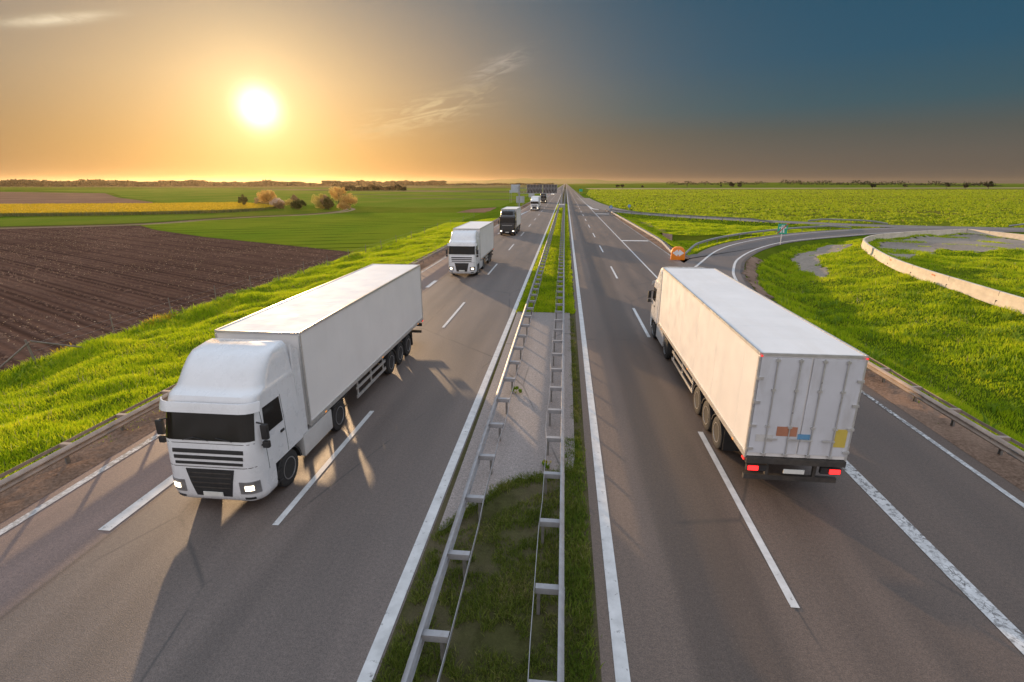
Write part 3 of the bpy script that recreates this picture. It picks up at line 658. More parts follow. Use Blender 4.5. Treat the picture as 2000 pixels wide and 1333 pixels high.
# rapeseed crop: a body a metre high with blooms on top
RAPE = [(-400, 118), (-250, 128), (-166, 139), (-133, 150), (-114, 163), (-108, 180), (-112, 200), (-150, 232), (-182, 214), (-240, 200), (-400, 225)]
mb = MB(); mb.prism(RAPE, 'z', ZF, ZF+.9, 0); o = mb.build('rapeseed_field', M['rape_base']); tag(o, kind='structure')
sheet('rapeseed_field', [RAPE], ZF+.92, M['rape'])
P = np.c_[RNG.uniform(-300, -106, 60000), RNG.uniform(120, 235, 60000)]; P = P[inside(P, RAPE)]
blades('rapeseed_flowers', P, .32, .30, M['yflower'], .8, z=ZF+.86, per=2, spread=.2)
# ragged turf creeping over the end of the slab
ex = RNG.uniform(-2.8, .5, 900); P = np.c_[ex, np.interp(-ex, [-.5, .3, .9, 1.5, 1.9, 2.3, 2.86], [13.2, 12.8, 12.6, 12.2, 11.5, 10.9, 9.9])+RNG.normal(-.08, .13, 900)]
blades('grass', P, .09, .016, M['blade_dull'], .9, per=5, spread=.05, z=.06)
e = smooth_path([(-300, 122), (-250, 128), (-166, 139), (-133, 150), (-114, 163), (-108, 180)], .5); P = e+RNG.normal(0, .5, e.shape); P = np.vstack([P, e+RNG.normal(0, .6, e.shape), e+RNG.normal(0, .5, e.shape)])
blades('rapeseed_stems', P, 1.1, .12, leafmat('grey_green_stems', [(0, (.10, .12, .05)), (.8, (.20, .21, .08)), (1, (.5, .4, .05))], .3), .3, z=ZF, per=4, spread=.3)

# ------------------------------------------------------------------ trees
G1 = 'trees and bushes beside the dirt track'
def leaf_cloud(cen, rad, n, size, mat, name, parent, squash=.9, seed=0, gap=.35):
    r = np.random.default_rng(seed); nc = max(6, int(n/70)); d = r.normal(0, 1, (nc, 3)); d /= np.linalg.norm(d, axis=1)[:, None]
    cc = d*(r.random((nc, 1))**.45)*np.array(rad)*.82; cs = r.uniform(.16, .34, nc)*max(rad)*.9
    w_ = r.integers(0, nc, n); q = r.normal(0, 1, (n, 3)); q /= np.linalg.norm(q, axis=1)[:, None]
    Pp = cc[w_]+q*(cs[w_]*r.random(n)**.4)[:, None]+np.array(cen)
    a = r.normal(0, 1, (n, 3)); a /= np.linalg.norm(a, axis=1)[:, None]; b = np.cross(a, r.normal(0, 1, (n, 3))); b /= np.linalg.norm(b, axis=1)[:, None]
    s = size*r.uniform(.6, 1.4, (n, 1)); V = np.stack([Pp-a*s, Pp+b*s*.6, Pp+a*s, Pp-b*s*.6], 1).reshape(-1, 3); V[:, 2] = np.maximum(V[:, 2], .02)
    F = np.arange(n*4).reshape(-1, 4); return mesh_np(name, V, F, mat, parent)
def tree(loc, h, wd, mat, label, cat='tree', name='tree', n=1300, leaf=.16, stem=True, group=None, seed=0, low=.15, squat=1.):
    if group == G1: wd *= 1.3; h *= 1.08; n = int(n*1.3)
    rr = random.Random(seed); t = empty(name, (loc[0], loc[1], loc[2]), rr.uniform(0, 6), label=label, cat=cat, group=group)
    mb = MB(); th_ = h*.45 if stem else h*.25; r0 = h*.022+.03
    pts = [np.array((0, 0, -.1))]; 
    for i in range(4): pts.append(pts[-1]+np.array((rr.uniform(-.05, .05)*h, rr.uniform(-.05, .05)*h, th_/4+.03)))
    for i in range(4): mb.bar(pts[i], pts[i+1], r0*(1-i*.15), 7, r0*(1-(i+1)*.15))
    for j in range(9):
        s = pts[rr.randint(1, 4)]; a = rr.uniform(0, 6.28); ln = wd*.42*rr.uniform(.6, 1.05); e = s+np.array((cos(a)*ln, sin(a)*ln, h*rr.uniform(.15, .42)))
        mid = (s+e)/2+np.array((0, 0, h*.05)); mb.bar(s, mid, r0*.42, 5, r0*.3); mb.bar(mid, e, r0*.3, 5, r0*.1)
        for q in range(2):
            a2 = a+rr.uniform(-1, 1); e2 = mid+np.array((cos(a2)*ln*.5, sin(a2)*ln*.5, h*rr.uniform(.1, .25))); mb.bar(mid, e2, r0*.2, 4, r0*.06)
    mb.build('trunk', M['bark'], t)
    leaf_cloud((0, 0, h*(low+(1-low)/2)), (wd/2, wd/2, h*(1-low)/2), int(n*1.5), leaf*1.15, mat, 'crown', t, seed=seed)
    return t
G1 = 'trees and bushes beside the dirt track'
def gl(x, y, hgt=0): return (x, y, ZF)
tree((-127.7, 199.8, ZF+.9), 3.9, 3.6, M['lf_dark'], 'dark green round bush standing alone at the left end of the yellow rapeseed', 'bush', 'bush', 1000, .2, False, G1, 1, .05)
tree((-121, 206, ZF), 6.8, 7.0, M['lf_orange'], 'large glowing orange tree at the left of the group under the sun', 'tree', 'tree', 2000, .17, True, G1, 2, .12)
tree((-129, 216, ZF), 3.4, 7.5, M['lf_brown'], 'low brown scrub just left of the large orange tree', 'bush', 'bush', 700, .18, False, G1, 3, .05)
tree((-112.5, 198, ZF), 3.6, 4.6, M['lf_pink'], 'low bush covered in whitish pink blossom beside the large orange tree', 'bush', 'bush', 1300, .14, False, G1, 4, .05)
tree((-108.5, 203, ZF), 4.8, 4.4, M['lf_brown'], 'brown leafy tree behind the blossom bush and the pale yellow bush', 'tree', 'tree', 1100, .16, True, G1, 5, .2)
tree((-104, 193, ZF), 3.7, 4.2, M['lf_yellow'], 'pale yellow-green bush with blossom left of the dark round bush', 'bush', 'bush', 1100, .14, False, G1, 6, .05)
tree((-98.6, 188, ZF), 3.7, 4.4, M['lf_dark'], 'dark dense round bush in the middle of the group nearest the track', 'bush', 'bush', 1900, .17, False, G1, 7, .0)
tree((-96, 200, ZF), 5.2, 6.0, M['lf_yellow'], 'wide yellow blossoming tree behind the dark round bush', 'tree', 'tree', 1300, .15, True, G1, 8, .15)
tree((-89, 189, ZF), 4.9, 3.6, M['lf_brown'], 'thin brown tree with a visible slanting stem left of the dark upright bush', 'tree', 'tree', 800, .14, True, G1, 9, .3)
tree((-86.6, 187, ZF), 4.4, 3.6, M['lf_dark'], 'dark dense upright bush in front of the tallest tree', 'bush', 'bush', 1900, .17, False, G1, 10, .0)
tree((-89, 202, ZF), 8.4, 6.2, M['lf_orange'], 'tallest tree of the group with sparse golden leaves', 'tree', 'tree', 1700, .15, True, G1, 11, .25)
tree((-83.5, 198, ZF), 5.4, 7.0, M['lf_orange'], 'broad golden tree at the right end of the group by the bend in the track', 'tree', 'tree', 1900, .15, True, G1, 12, .05)
tree((-108, 191, ZF), 2.6, 4.6, M['lf_brown'], 'low pale brown scrub between the blossom bush and the pale yellow bush', 'bush', 'bush', 900, .15, False, G1, 14, .0)
tree((-92.5, 194, ZF), 3.4, 5.0, M['lf_yellow'], 'low pale bush filling the gap right of the dark round bush', 'bush', 'bush', 1100, .15, False, G1, 15, .0)
tree((-82, 190, ZF), 2.4, 4.4, M['lf_orange'], 'low golden bush at the far right end, nearest the bend of the track', 'bush', 'bush', 1000, .14, False, G1, 16, .0)
# hedge far left-centre, woods on the horizon
def wood(name, pts, hfun, depth, n, size, mat, seed, **kw):
    r = np.random.default_rng(seed); P = smooth_path(pts, 20); t = r.random(n)*(len(P)-1); i = t.astype(int); q = P[i]+(P[np.minimum(i+1, len(P)-1)]-P[i])*(t-i)[:, None]
    q = q+r.uniform(0, depth, (n, 1))*np.array([[-.35, 1]]); hmax = hfun(t/len(P)*1.0)
    z = ZF+hmax*(r.random(n)**.6); a = r.normal(0, 1, (n, 3)); a /= np.linalg.norm(a, axis=1)[:, None]; b = np.cross(a, r.normal(0, 1, (n, 3))); b /= np.linalg.norm(b, axis=1)[:, None]
    c = np.c_[q, z]; s = size*r.uniform(.5, 1.4, (n, 1)); V = np.stack([c-a*s, c+b*s*.7, c+a*s, c-b*s*.7], 1).reshape(-1, 3); V[:, 2] = np.maximum(V[:, 2], ZF-.1)
    return mesh_np(name, V, np.arange(n*4).reshape(-1, 4), mat, **kw)
def wav(a, b, fr):
    return lambda t: a+b*(np.sin(t*fr)+.6*np.sin(t*fr*2.7+1)+.4*np.sin(t*fr*7.1+2))
h = empty('hedge', (-245, 668, ZF), 0, label='long dark hedge standing alone in the far green field', cat='hedge')
def hf(t): return 5.5+1.2*np.sin(t*21)+.8*np.sin(t*55+1)
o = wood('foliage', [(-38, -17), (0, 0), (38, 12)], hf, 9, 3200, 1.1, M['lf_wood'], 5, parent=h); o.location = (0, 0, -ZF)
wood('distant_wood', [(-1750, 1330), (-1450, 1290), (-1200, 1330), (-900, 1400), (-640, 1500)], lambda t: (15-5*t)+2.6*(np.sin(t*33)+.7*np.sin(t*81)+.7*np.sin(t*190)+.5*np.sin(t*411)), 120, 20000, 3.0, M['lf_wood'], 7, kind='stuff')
wood('distant_wood', [(-900, 1900), (-760, 1880), (-500, 1950), (-440, 1960)], lambda t: 15+2.2*(np.sin(t*23)+.7*np.sin(t*61)+.6*np.sin(t*150)), 120, 9000, 3.0, M['lf_wood'], 8, kind='stuff')
wood('distant_wood', [(-640, 1750), (-300, 2300), (-60, 2900)], lambda t: 7+1.5*np.sin(t*40), 60, 5000, 3.0, M['lf_wood'], 9, kind='stuff')
def far_tree(az_, dist, h, wd, label, i):
    x, y = dist*sin(R(az_)), dist*cos(R(az_)); z = float(terrain_z(np.array([[x, y]]))[0]); z = max(z, -.6)
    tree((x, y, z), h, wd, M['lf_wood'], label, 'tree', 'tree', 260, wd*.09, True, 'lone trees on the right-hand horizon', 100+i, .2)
FT = [(5.45, 900, 6, 8, 'small dark tree on the horizon, leftmost right of the motorway'), (5.95, 900, 7, 9, 'round dark tree on the horizon beside the leftmost one'), (8.0, 1000, 5, 7, 'tiny lone dark tree on the horizon left of the pylon-like tree'),
      (12.4, 1100, 14, 6, 'tall narrow dark tree on the horizon'), (16.5, 1200, 10, 17, 'wide dark tree clump on the horizon above the slip road'), (17.3, 1200, 9, 14, 'dark tree clump right of the wide one on the horizon'), (15.6, 1150, 7, 8, 'small dark tree left of the wide clump'),
      (28.3, 1000, 9, 11, 'lone dark round tree standing before the horizon above the curved wall'), (33.4, 1150, 9, 12, 'dark tree on the horizon near the right edge'), (34.6, 1150, 9, 10, 'small dark round tree second from the right edge'), (36.0, 1100, 11, 14, 'dark tree on the horizon nearest the right edge'), (30.6, 1250, 7, 9, 'small dark tree between the lone round tree and the right-hand ones')]
for i, f in enumerate(FT): far_tree(*f, i)
wood('distant_wood', [(740, 1900), (900, 1840), (1060, 1760), (1230, 1640)], lambda t: 7+5*np.clip(np.sin(t*37)+np.sin(t*91), -1, 1)+8*(1-t), 30, 2200, 2.2, M['lf_wood'], 10, kind='stuff')
wood('distant_wood', [(380, 2000), (520, 1980), (700, 1930)], lambda t: 12+4*np.sin(t*37), 30, 900, 2.2, M['lf_wood'], 12, kind='stuff')

# single plants in the median
def plant(loc, h, n, label, mat, flower=None, seed=0):
    t = empty('plant', loc, 0, label=label, cat='plant'); mb = MB(); r = random.Random(seed)
    for i in range(5):
        a = r.uniform(0, 6.3); mb.bar((0, 0, 0), (cos(a)*h*.5, sin(a)*h*.5, h*r.uniform(.5, .9)), .006, 5, .003)
    mb.build('stem', M['weed'], t); leaf_cloud((0, 0, h*.5), (h*.75, h*.6, h*.5), n, .035, mat, 'foliage', t, seed=seed)
    if flower: leaf_cloud((0, 0, h*.8), (h*.5, h*.4, h*.25), 50, .02, flower, 'flowers', t, seed=seed+1)['kind'] = 'stuff'
plant((-1.72, 18.6, .08), .34, 420, 'small leafy yellow-green plant at the foot of the left median rail', M['weed'], None, 1)
plant((-.32, 13.2, .05), .30, 380, 'small yellow-flowered plant at the foot of the right median rail by the slab', M['weed'], M['yflower'], 2)

# ------------------------------------------------------------------ guard rails
WB = [(0, -.155), (.045, -.12), (.075, -.085), (.075, -.06), (.02, -.02), (.0, 0), (.02, .02), (.075, .06), (.075, .085), (.045, .12), (0, .155)]
def rail(name, path, side, label, spacing=2., zc=.60, cat='guard rail', strap=True, mid=True, mat=None, group='steel guard rails', depth=.48, first=0, down=None, base=0., nmax=100):
    """path: traffic-face line; side=+1 when the post stands on the right of the path direction"""
    P = np.array(path, float); org = P[0].copy(); t = empty(name, (org[0], org[1], base), 0, label=label, cat=cat, group=group)
    Q = P-org; T = np.gradient(Q, axis=0); T /= np.linalg.norm(T, axis=1)[:, None]; Nn = np.c_[T[:, 1], -T[:, 0]]*side
    mat = mat or M['steel']; zz = np.full(len(Q), zc)
    if down:  # ramps into the ground at the ends
        s = np.r_[0, np.cumsum(np.linalg.norm(np.diff(Q, axis=0), axis=1))]
        if down[0]: zz = zz-np.clip(1-s/down[0], 0, 1)*(zc-.1)
        if down[1]: zz = zz-np.clip(1-(s[-1]-s)/down[1], 0, 1)*(zc-.1)
    def sweep(prof, off, zadd, nm, thick, wob=0):
        n = len(prof); V = []; F = []; r = random.Random(3); wb = 0
        for i in range(len(Q)):
            if wob and i % 2 == 0: wb = r.uniform(-wob, wob)
            for sgn in (0, 1):
                for a, b in prof:
                    o = off-a+sgn*thick+wb; V.append((Q[i][0]+Nn[i][0]*o, Q[i][1]+Nn[i][1]*o, zz[i]+zadd+b))
        for i in range(len(Q)-1):
            A = i*2*n; B = (i+1)*2*n
            for j in range(n-1):
                F.append((A+j, A+j+1, B+j+1, B+j)); F.append((A+n+j, B+n+j, B+n+j+1, A+n+j+1))
            F.append((A, B, B+n, A+n)); F.append((A+n-1, A+2*n-1, B+2*n-1, B+n-1))
        mb = MB(); mb.quadify(V, F); return mb.build(nm, mat, t, smooth=True)
    sweep(WB, .0, 0, 'beam', .03)
    if strap: sweep([(0, -.05), (0, .05)], depth, .02, 'strap', .012, .035)
    s = np.r_[0, np.cumsum(np.linalg.norm(np.diff(Q, axis=0), axis=1))]; mb = MB(); dd = 3.1
    while dd < min(s[-1]-1, 60):
        x = np.interp(dd, s, Q[:, 0]); y = np.interp(dd, s, Q[:, 1]); z = np.interp(dd, s, zz); i = min(int(np.searchsorted(s, dd)), len(T)-1); a = math.atan2(T[i][1], T[i][0])-pi/2; nn = Nn[i]
        for u_ in (-.12, -.04, .04, .12):
            for b_ in (-.072, .072): mb.box((x-nn[0]*.08+T[i][0]*u_, y-nn[1]*.08+T[i][1]*u_, z+b_), (.014, .03, .03), a)
        mb.box((x-nn[0]*.078, y-nn[1]*.078, z+.072), (.006, .32, .035), a); mb.box((x-nn[0]*.078, y-nn[1]*.078, z-.072), (.006, .32, .035), a); dd += 4.
    if mb.v: mb.build('splice_bolts', M['steel_dark'], t, kind='stuff')
    post0 = spc0 = None; cnt = 0; d = first; rest = []
    while d < s[-1]-.2:
        x = np.interp(d, s, Q[:, 0]); y = np.interp(d, s, Q[:, 1]); z = np.interp(d, s, zz); i = min(int(np.searchsorted(s, d)), len(T)-1); a = math.atan2(T[i][1], T[i][0])-pi/2; nn = Nn[i]
        if z > zc-.3:
            if cnt < nmax:
                if post0 is None:
                    mb = MB(); mb.box((0, 0, zc/2-.1), (.008, .10, zc+.12)); mb.box((-.03, -.05, zc/2-.1), (.06, .007, zc+.12)); mb.box((-.03, .05, zc/2-.1), (.06, .007, zc+.12))
                    post0 = mb.build('post', M['steel_dark'], t); p_ = post0
                    mb = MB(); L_ = depth-.02 if mid else .1
                    mb.box((side*(L_/2+.01), 0, .055), (L_, .13, .008)); mb.box((side*(L_/2+.01), -.062, -.01), (L_, .008, .12)); mb.box((side*(L_/2+.01), .062, -.01), (L_, .008, .12))
                    mb.bar((side*.0-side*.05, 0, 0), (-side*.075, 0, 0), .016, 6)
                    spc0 = mb.build('spacer', mat, t); q_ = spc0
                else: p_ = dup(post0, t); q_ = dup(spc0, t)
                po = depth-.10 if mid else .12
                p_.location = (x+nn[0]*po, y+nn[1]*po, z-zc); p_.rotation_euler = (0, 0, a)
                q_.location = (x, y, z+.02); q_.rotation_euler = (0, 0, a); cnt += 1
            else: rest.append((x, y, z, a, nn))
        d += spacing
    if rest:
        mb = MB(); po = depth-.10
        for x, y, z, a, nn in rest: mb.box((x+nn[0]*po, y+nn[1]*po, zc/2), (.06, .1, zc+.05), a)
        mb.build('post', M['steel_dark'], t, kind='stuff')
        mb = MB()
        for x, y, z, a, nn in rest: mb.box((x+nn[0]*depth/2, y+nn[1]*depth/2, z+.03), (depth, .13, .1), a)
        mb.build('spacer', mat, t, kind='stuff')
    return t
def line(x0, y0, x1, y1, st=2.):
    n = max(2, int(math.hypot(x1-x0, y1-y0)/st)); return np.c_[np.linspace(x0, x1, n), np.linspace(y0, y1, n)]
YS = np.concatenate([np.arange(.7, 120, 1.), np.geomspace(122, 700, 60)])
rail('guard_rail', np.c_[np.full(len(YS), -2.22), YS], 1, 'ladder-like steel guard rail along the left edge of the median', first=0)
rail('guard_rail', np.c_[.14-.0022*YS.clip(0, 100), YS], -1, 'ladder-like steel guard rail along the right edge of the median', first=1.25)
YS = np.concatenate([np.arange(2.1, 100, 2.), np.geomspace(102, 420, 40)])
rail('guard_rail', np.c_[np.full(len(YS), -14.05), YS], -1, 'steel guard rail on the left verge beside the grass bank and the oncoming trucks', zc=.62, depth=.5, mat=M['steel_brown'])
rail('guard_rail', line(13.05, 3.3, 13.0, 28, 1.2), 1, 'orange-lit guard rail on the right verge beside the white trailer', zc=.62, depth=.5, mat=M['steel_brown'])
GR = np.vstack([line(12.15, 161.5, 12.5, 120, 2), line(12.55, 118, 12.85, 76, 2), line(12.85, 74, 12.6, 60.5, 1.5)])
rail('guard_rail', GR, -1, 'long sunlit guard rail running up to the orange gore marker', zc=.62, depth=.4, down=(3, 9), first=.5)
RO = offs(RAMP_OUT, -2.6); RO = RO[(RO[:, 1] > 61)]
RO = RO[:int(len(RO)*.68)]
rail('guard_rail', RO, -1, 'curved rail along the outer side of the slip road behind the green sign', zc=.62, depth=.2, strap=False, mid=False, down=(6, 6), spacing=4.)
rail('guard_rail', offs(XROAD, -4.4)[60:96] if False else offs(smooth_path([(16.5, 160), (20.5, 148.5), (27, 138.0), (36, 127.5), (46.5, 118.3)], 2.), 4.6), 1, 'long low guard rail on the near side of the crossing road', zc=.62, depth=.2, strap=False, mid=False, down=(4, 4), spacing=4.)
rail('guard_rail', offs(smooth_path([(50, 116.6), (57, 111.6), (63, 108.6)], 2.), -5.), -1, 'short grey guard rail at the crop field edge above the green sign', zc=.62, depth=.2, strap=False, mid=False, down=(3, 3), spacing=4.)
rail('guard_rail', offs(smooth_path([(84, 103.6), (105, 100), (130, 97)], 2.), -6.2), -1, 'grey guard rail on the far side of the crossing road at the right edge', zc=.62, depth=.2, strap=False, mid=False, down=(3, 3), spacing=4.)

# ------------------------------------------------------------------ concrete walls
def wall(path, label, h=.85, th_=.24, base=-.1, marks=()):
    P = np.array(path); org = P[0]; t = empty('concrete_wall', (org[0], org[1], 0), 0, label=label, cat='wall', group='concrete walls around the sunken ground')
    Q = P-org; T = np.gradient(Q, axis=0); T /= np.linalg.norm(T, axis=1)[:, None]; Nn = np.c_[T[:, 1], -T[:, 0]]
    prof = [(-.20, base-.6), (-.18, .1), (-.11, .3), (-.10, h-.02), (-.08, h), (.08, h), (.10, h-.02), (.11, .3), (.18, .1), (.20, base-.6)]
    n = len(prof); V = []; F = []
    for i in range(len(Q)):
        for a, b in prof: V.append((Q[i][0]+Nn[i][0]*a*1.15, Q[i][1]+Nn[i][1]*a*1.15, b))
    s = np.r_[0, np.cumsum(np.linalg.norm(np.diff(Q, axis=0), axis=1))]
    for i in range(len(Q)-1):
        for j in range(n): F.append((i*n+j, i*n+(j+1) % n, (i+1)*n+(j+1) % n, (i+1)*n+j))
    F.append(tuple(range(n))); F.append(tuple(range((len(Q)-1)*n, len(Q)*n))[::-1])
    mb = MB(); mb.quadify(V, F); mb.build('wall_body', M['concrete'], t, smooth=True)
    mb = MB(); d = 4.
    while d < s[-1]:
        x = np.interp(d, s, Q[:, 0]); y = np.interp(d, s, Q[:, 1]); i = min(int(np.searchsorted(s, d)), len(T)-1); a = math.atan2(T[i][1], T[i][0])-pi/2
        mb.box((x, y, .3+h/2-.15), (.243, .035, h-.29), a); mb.box((x, y, .0), (.43, .03, .5), a); d += 6.
    mb.build('joint', M['chassis'], t)
    for d, zz, wd in marks:
        x = np.interp(d, s, Q[:, 0]); y = np.interp(d, s, Q[:, 1]); i = min(int(np.searchsorted(s, d)), len(T)-1); a = math.atan2(T[i][1], T[i][0])-pi/2; mb = MB()
        for q in range(4):
            o = (q-1.5)*wd/4; cx = x-Nn[i][0]*.128+T[i][0]*o; cy = y-Nn[i][1]*.128+T[i][1]*o
            mb.box((cx, cy, zz+(.02 if q % 2 else -.01)), (.012, wd*.17, .13-.02*(q % 3)), a)
        mb.build('paint_mark', M['ochre'], t)
wall(BARR, 'long curved cream concrete wall rounding the grassy basin on the right', marks=((33.5, .6, .5), (24.2, .62, .6)))
wall(BARR2, 'straight concrete wall meeting the curved one at a corner beside the crossing road')

# ------------------------------------------------------------------ fence on the left
fz = ZF
fence = empty('wire_fence', (-28.4, 23.4, fz), 0, label='sparse post and wire fence between the grass bank and the ploughed field', cat='fence')
FP = [(-28.2, 23.4), (-28.5, 28.8), (-28.4, 33.7), (-28.2, 38.4), (-28.1, 43.2), (-27.8, 47.4), (-27.5, 51.8), (-27.2, 57), (-27.0, 62.5), (-26.9, 68), (-26.8, 74), (-26.8, 81), (-26.7, 89), (-26.7, 98), (-26.6, 108), (-26.2, 119), (-25.6, 131), (-25, 144)]
mb = MB(); mb.bar((0, 0, -.2), (0, 0, 1.45), .04, 8, .034); post = None
for i, (x, y) in enumerate(FP):
    if post is None: post = p_ = mb.build('post', M['wood'], fence, smooth=True)
    else: p_ = dup(post, fence)
    p_.location = (x+28.4, y-23.4, 0); p_.rotation_euler = (random.uniform(-.05, .05), random.uniform(-.06, .06), i)
post.scale = (1.5, 1.5, 1.0); post.rotation_euler = (0.05, -.12, 0)
for a, b in (((-.0, 0, 1.35), (1.9, 2.3, .15)), ((-.05, 0, 1.3), (-1.1, -1.2, .0))):
    mb = MB(); mb.bar((a[0]+.2, a[1], a[2]), (b[0]+.2, b[1], b[2]), .045, 8); mb.build('brace', M['wood'], fence, smooth=True)
mb = MB()
for hgt in (.35, .75, 1.15):
    for (a, b) in zip(FP[:-1], FP[1:]): mb.bar((a[0]+28.4, a[1]-23.4, hgt), (b[0]+28.4, b[1]-23.4, hgt), .006, 4)
mb.build('wire', M['steel_dark'], fence)

# ------------------------------------------------------------------ signs
def tomb(w_, h, r, n=10):
    pts = [(-w_/2, 0), (w_/2, 0)]
    for i in range(n+1): t = i/n*pi/2; pts.append((w_/2-r+r*cos(t), h-r+r*sin(t)))
    for i in range(n+1): t = pi/2+i/n*pi/2; pts.append((-w_/2+r+r*cos(t), h-r+r*sin(t)))
    return pts
g = empty('gore_marker', (12.35, 57.3, 0), R(-8), label='orange rounded marker with white double arrow where the slip road splits off', cat='road marker')
mb = MB(); pp = tomb(1.55, 1.5, .62); mb.prism(pp, 'y', 0, .85); mb.build('body', M['orange'], g, bevel=.03, smooth=True)
mb = MB(); mb.box((0, .42, .03), (1.5, .8, .05)); mb.build('foot', M['plinth'], g); g.scale = (.92, .92, .92)
def arrow(sx):
    return [(sx*.06, .50), (sx*.06, .38), (sx*.14, .38), (sx*.66, .80), (sx*.14, 1.22), (sx*.06, 1.22), (sx*.06, 1.08), (sx*.03, 1.08), (sx*.03, .52)]
for sx in (-1, 1):
    mb = MB(); mb.prism([(sx*.0, .62), (sx*.07, .62), (sx*.07, .44), (sx*.18, .48), (sx*.66, .82), (sx*.18, 1.18), (sx*.07, 1.22), (sx*.07, 1.03), (sx*.0, 1.03)], 'y', -.012, -.002); mb.build('arrow', M['refl'], g)

g = empty('road_sign', (29.3, 73.8, -.3), R(-12), label='square green motorway sign crossed by a red diagonal beside the slip road', cat='road sign')
mb = MB(); mb.bar((0, 0, 0), (0, 0, 3.1), .045, 8); mb.build('post', M['refl'], g, smooth=True)
bz = 2.1
mb = MB(); mb.box((0, -.07, bz+.55), (1.35, .03, 1.5)); mb.build('board', M['green_sign'], g, bevel=.01)
mb = MB()
for sx in (-1, 1): mb.prism([(sx*.07, bz+.0), (sx*.30, bz+.0), (sx*.16, bz+1.15), (sx*.06, bz+1.15)], 'y', -.095, -.087)
mb.box((0, -.091, bz+.78), (.95, .008, .11)); mb.box((-.42, -.091, bz+.66), (.09, .008, .16)); mb.box((.42, -.091, bz+.66), (.09, .008, .16))
mb.build('motorway_symbol', M['refl'], g)
mb = MB(); mb.prism([(-.70, bz-.10), (-.60, bz-.18), (.74, bz+1.34), (.64, bz+1.42)], 'y', -.11, -.098); mb.build('diagonal_band', M['red'], g); g.scale = (.9, .9, .9)

def round_sign(loc, rz, label, bar=False):
    g = empty('road_sign', loc, rz, label=label, cat='road sign', group='small round blue signs at the exit')
    mb = MB(); mb.bar((0, 0, 0), (0, 0, 1.7), .04, 8); mb.build('post', M['steel'], g, smooth=True)
    mb = MB(); n = 24; mb.prism([(.48*cos(2*pi*i/n), 1.25+.48*sin(2*pi*i/n)) for i in range(n)], 'y', -.08, -.05); mb.build('disc', M['blue_sign'], g)
    mb = MB()
    if bar: mb.box((0, -.085, 1.25), (.62, .008, .16))
    else: mb.box((0, -.085, 1.33), (.15, .008, .46)); mb.prism([(-.2, 1.1), (0, .88), (.2, 1.1)], 'y', -.089, -.081)
    mb.build('symbol', M['refl'], g)
round_sign((13.5, 158.5, 0), 0, 'round blue sign with a white upright arrow by the end of the sunlit rail')
round_sign((20.3, 171, -.2), 0, 'round blue sign with a white bar, set back at the crop field edge', True)
g = empty('road_sign', (11.9, 420, -.3), 0, label='small green direction board far off on the right verge', cat='road sign')
mb = MB(); mb.bar((-.9, 0, 0), (-.9, 0, 3.4), .06, 6); mb.bar((.9, 0, 0), (.9, 0, 3.4), .06, 6); mb.build('post', M['steel'], g)
mb = MB(); mb.box((0, -.1, 2.9), (2.5, .08, 1.9)); mb.build('board', M['green_sign'], g)

# sign backs on the left and the gantry
def back_board(loc, w_, z0, z1, label, posts=(-.35, .35)):
    g = empty('road_sign', loc, 0, label=label, cat='road sign', group='blank-backed signs on the left verge')
    mb = MB(); mb.box((0, 0, (z0+z1)/2), (w_, .06, z1-z0)); mb.build('board', M['sign_back'], g, bevel=.01)
    for q in posts: mb = MB(); mb.bar((q*w_, -.08, 0), (q*w_, -.08, z1-.1), .07, 6); mb.build('post', M['steel'], g)
    mb = MB()
    for z in (z0+.3*(z1-z0), z0+.75*(z1-z0)): mb.box((0, -.05, z), (w_*.96, .04, .07))
    mb.build('brace', M['steel'], g)
back_board((-17.1, 202, -.4), 3.1, 1.2, 3.6, 'grey back of a wide sign on two posts just right of the gantry column')
back_board((-17.0, 268, -.4), 2.9, 1.6, 4.4, 'grey back of a sign on two posts behind the white truck and under the gantry')
back_board((-27.5, 268, -1.4), 1.4, 4.6, 6.0, 'small sign on tall thin posts in the far left verge', (-.3, .3))
g = empty('sign_gantry', (-16.2, 187, 0), 0, label='steel gantry with dark sign backs over the oncoming lanes', cat='gantry')
mb = MB(); mb.box((0, 0, 3.5), (.5, .45, 7.2)); mb.build('column', M['steel'], g)
mb = MB(); mb.box((15.0, 0, 3.7), (.42, .45, 7.0)); mb.build('column', M['steel'], g)
mb = MB(); mb.box((15.0, -3.5, .5), (2.4, 8.5, 1.0), taper=(.85, .95)); mb.build('plinth', M['plinth'], g)
mb = MB()
for z in (6.3, 4.55):
    for yy in (-.45, .45): mb.box((7.2, yy, z), (15.8, .12, .14))
for i in range(14):
    x = .5+i*1.12; mb.bar((x, -.45, 4.6), (x+.56, -.45, 6.3), .045, 4); mb.bar((x+.56, -.45, 6.3), (x+1.12, -.45, 4.6), .045, 4)
mb.build('truss', M['steel'], g)
for x0, x1 in ((2.7, 8.0), (8.35, 13.2)):
    mb = MB(); mb.box(((x0+x1)/2, .62, 6.0), (x1-x0, .08, 3.0)); b_ = mb.build('sign_panel', M['louvre'], g)
    mb = MB()
    for z in (4.6, 5.95, 6.65, 7.4): mb.box(((x0+x1)/2, .55, z), (x1-x0, .05, .10))
    n = int((x1-x0)/.9)
    for i in range(n+1): mb.box((x0+(x1-x0)*i/n, .55, 6.0), (.09 if i % n else .14, .06, 3.0))
    mb.build('frame', M['steel'], b_)
mb = MB(); mb.box((-1.35, .3, 6.15), (3.2, .1, 2.7)); mb.build('side_board', M['sign_back'], g, label='pale blue-grey blank board outside the left column')
mb = MB(); mb.box((14.0, 0, 4.55), (2.2, .05, .05)); mb.build('cable_arm', M['steel_dark'], g)

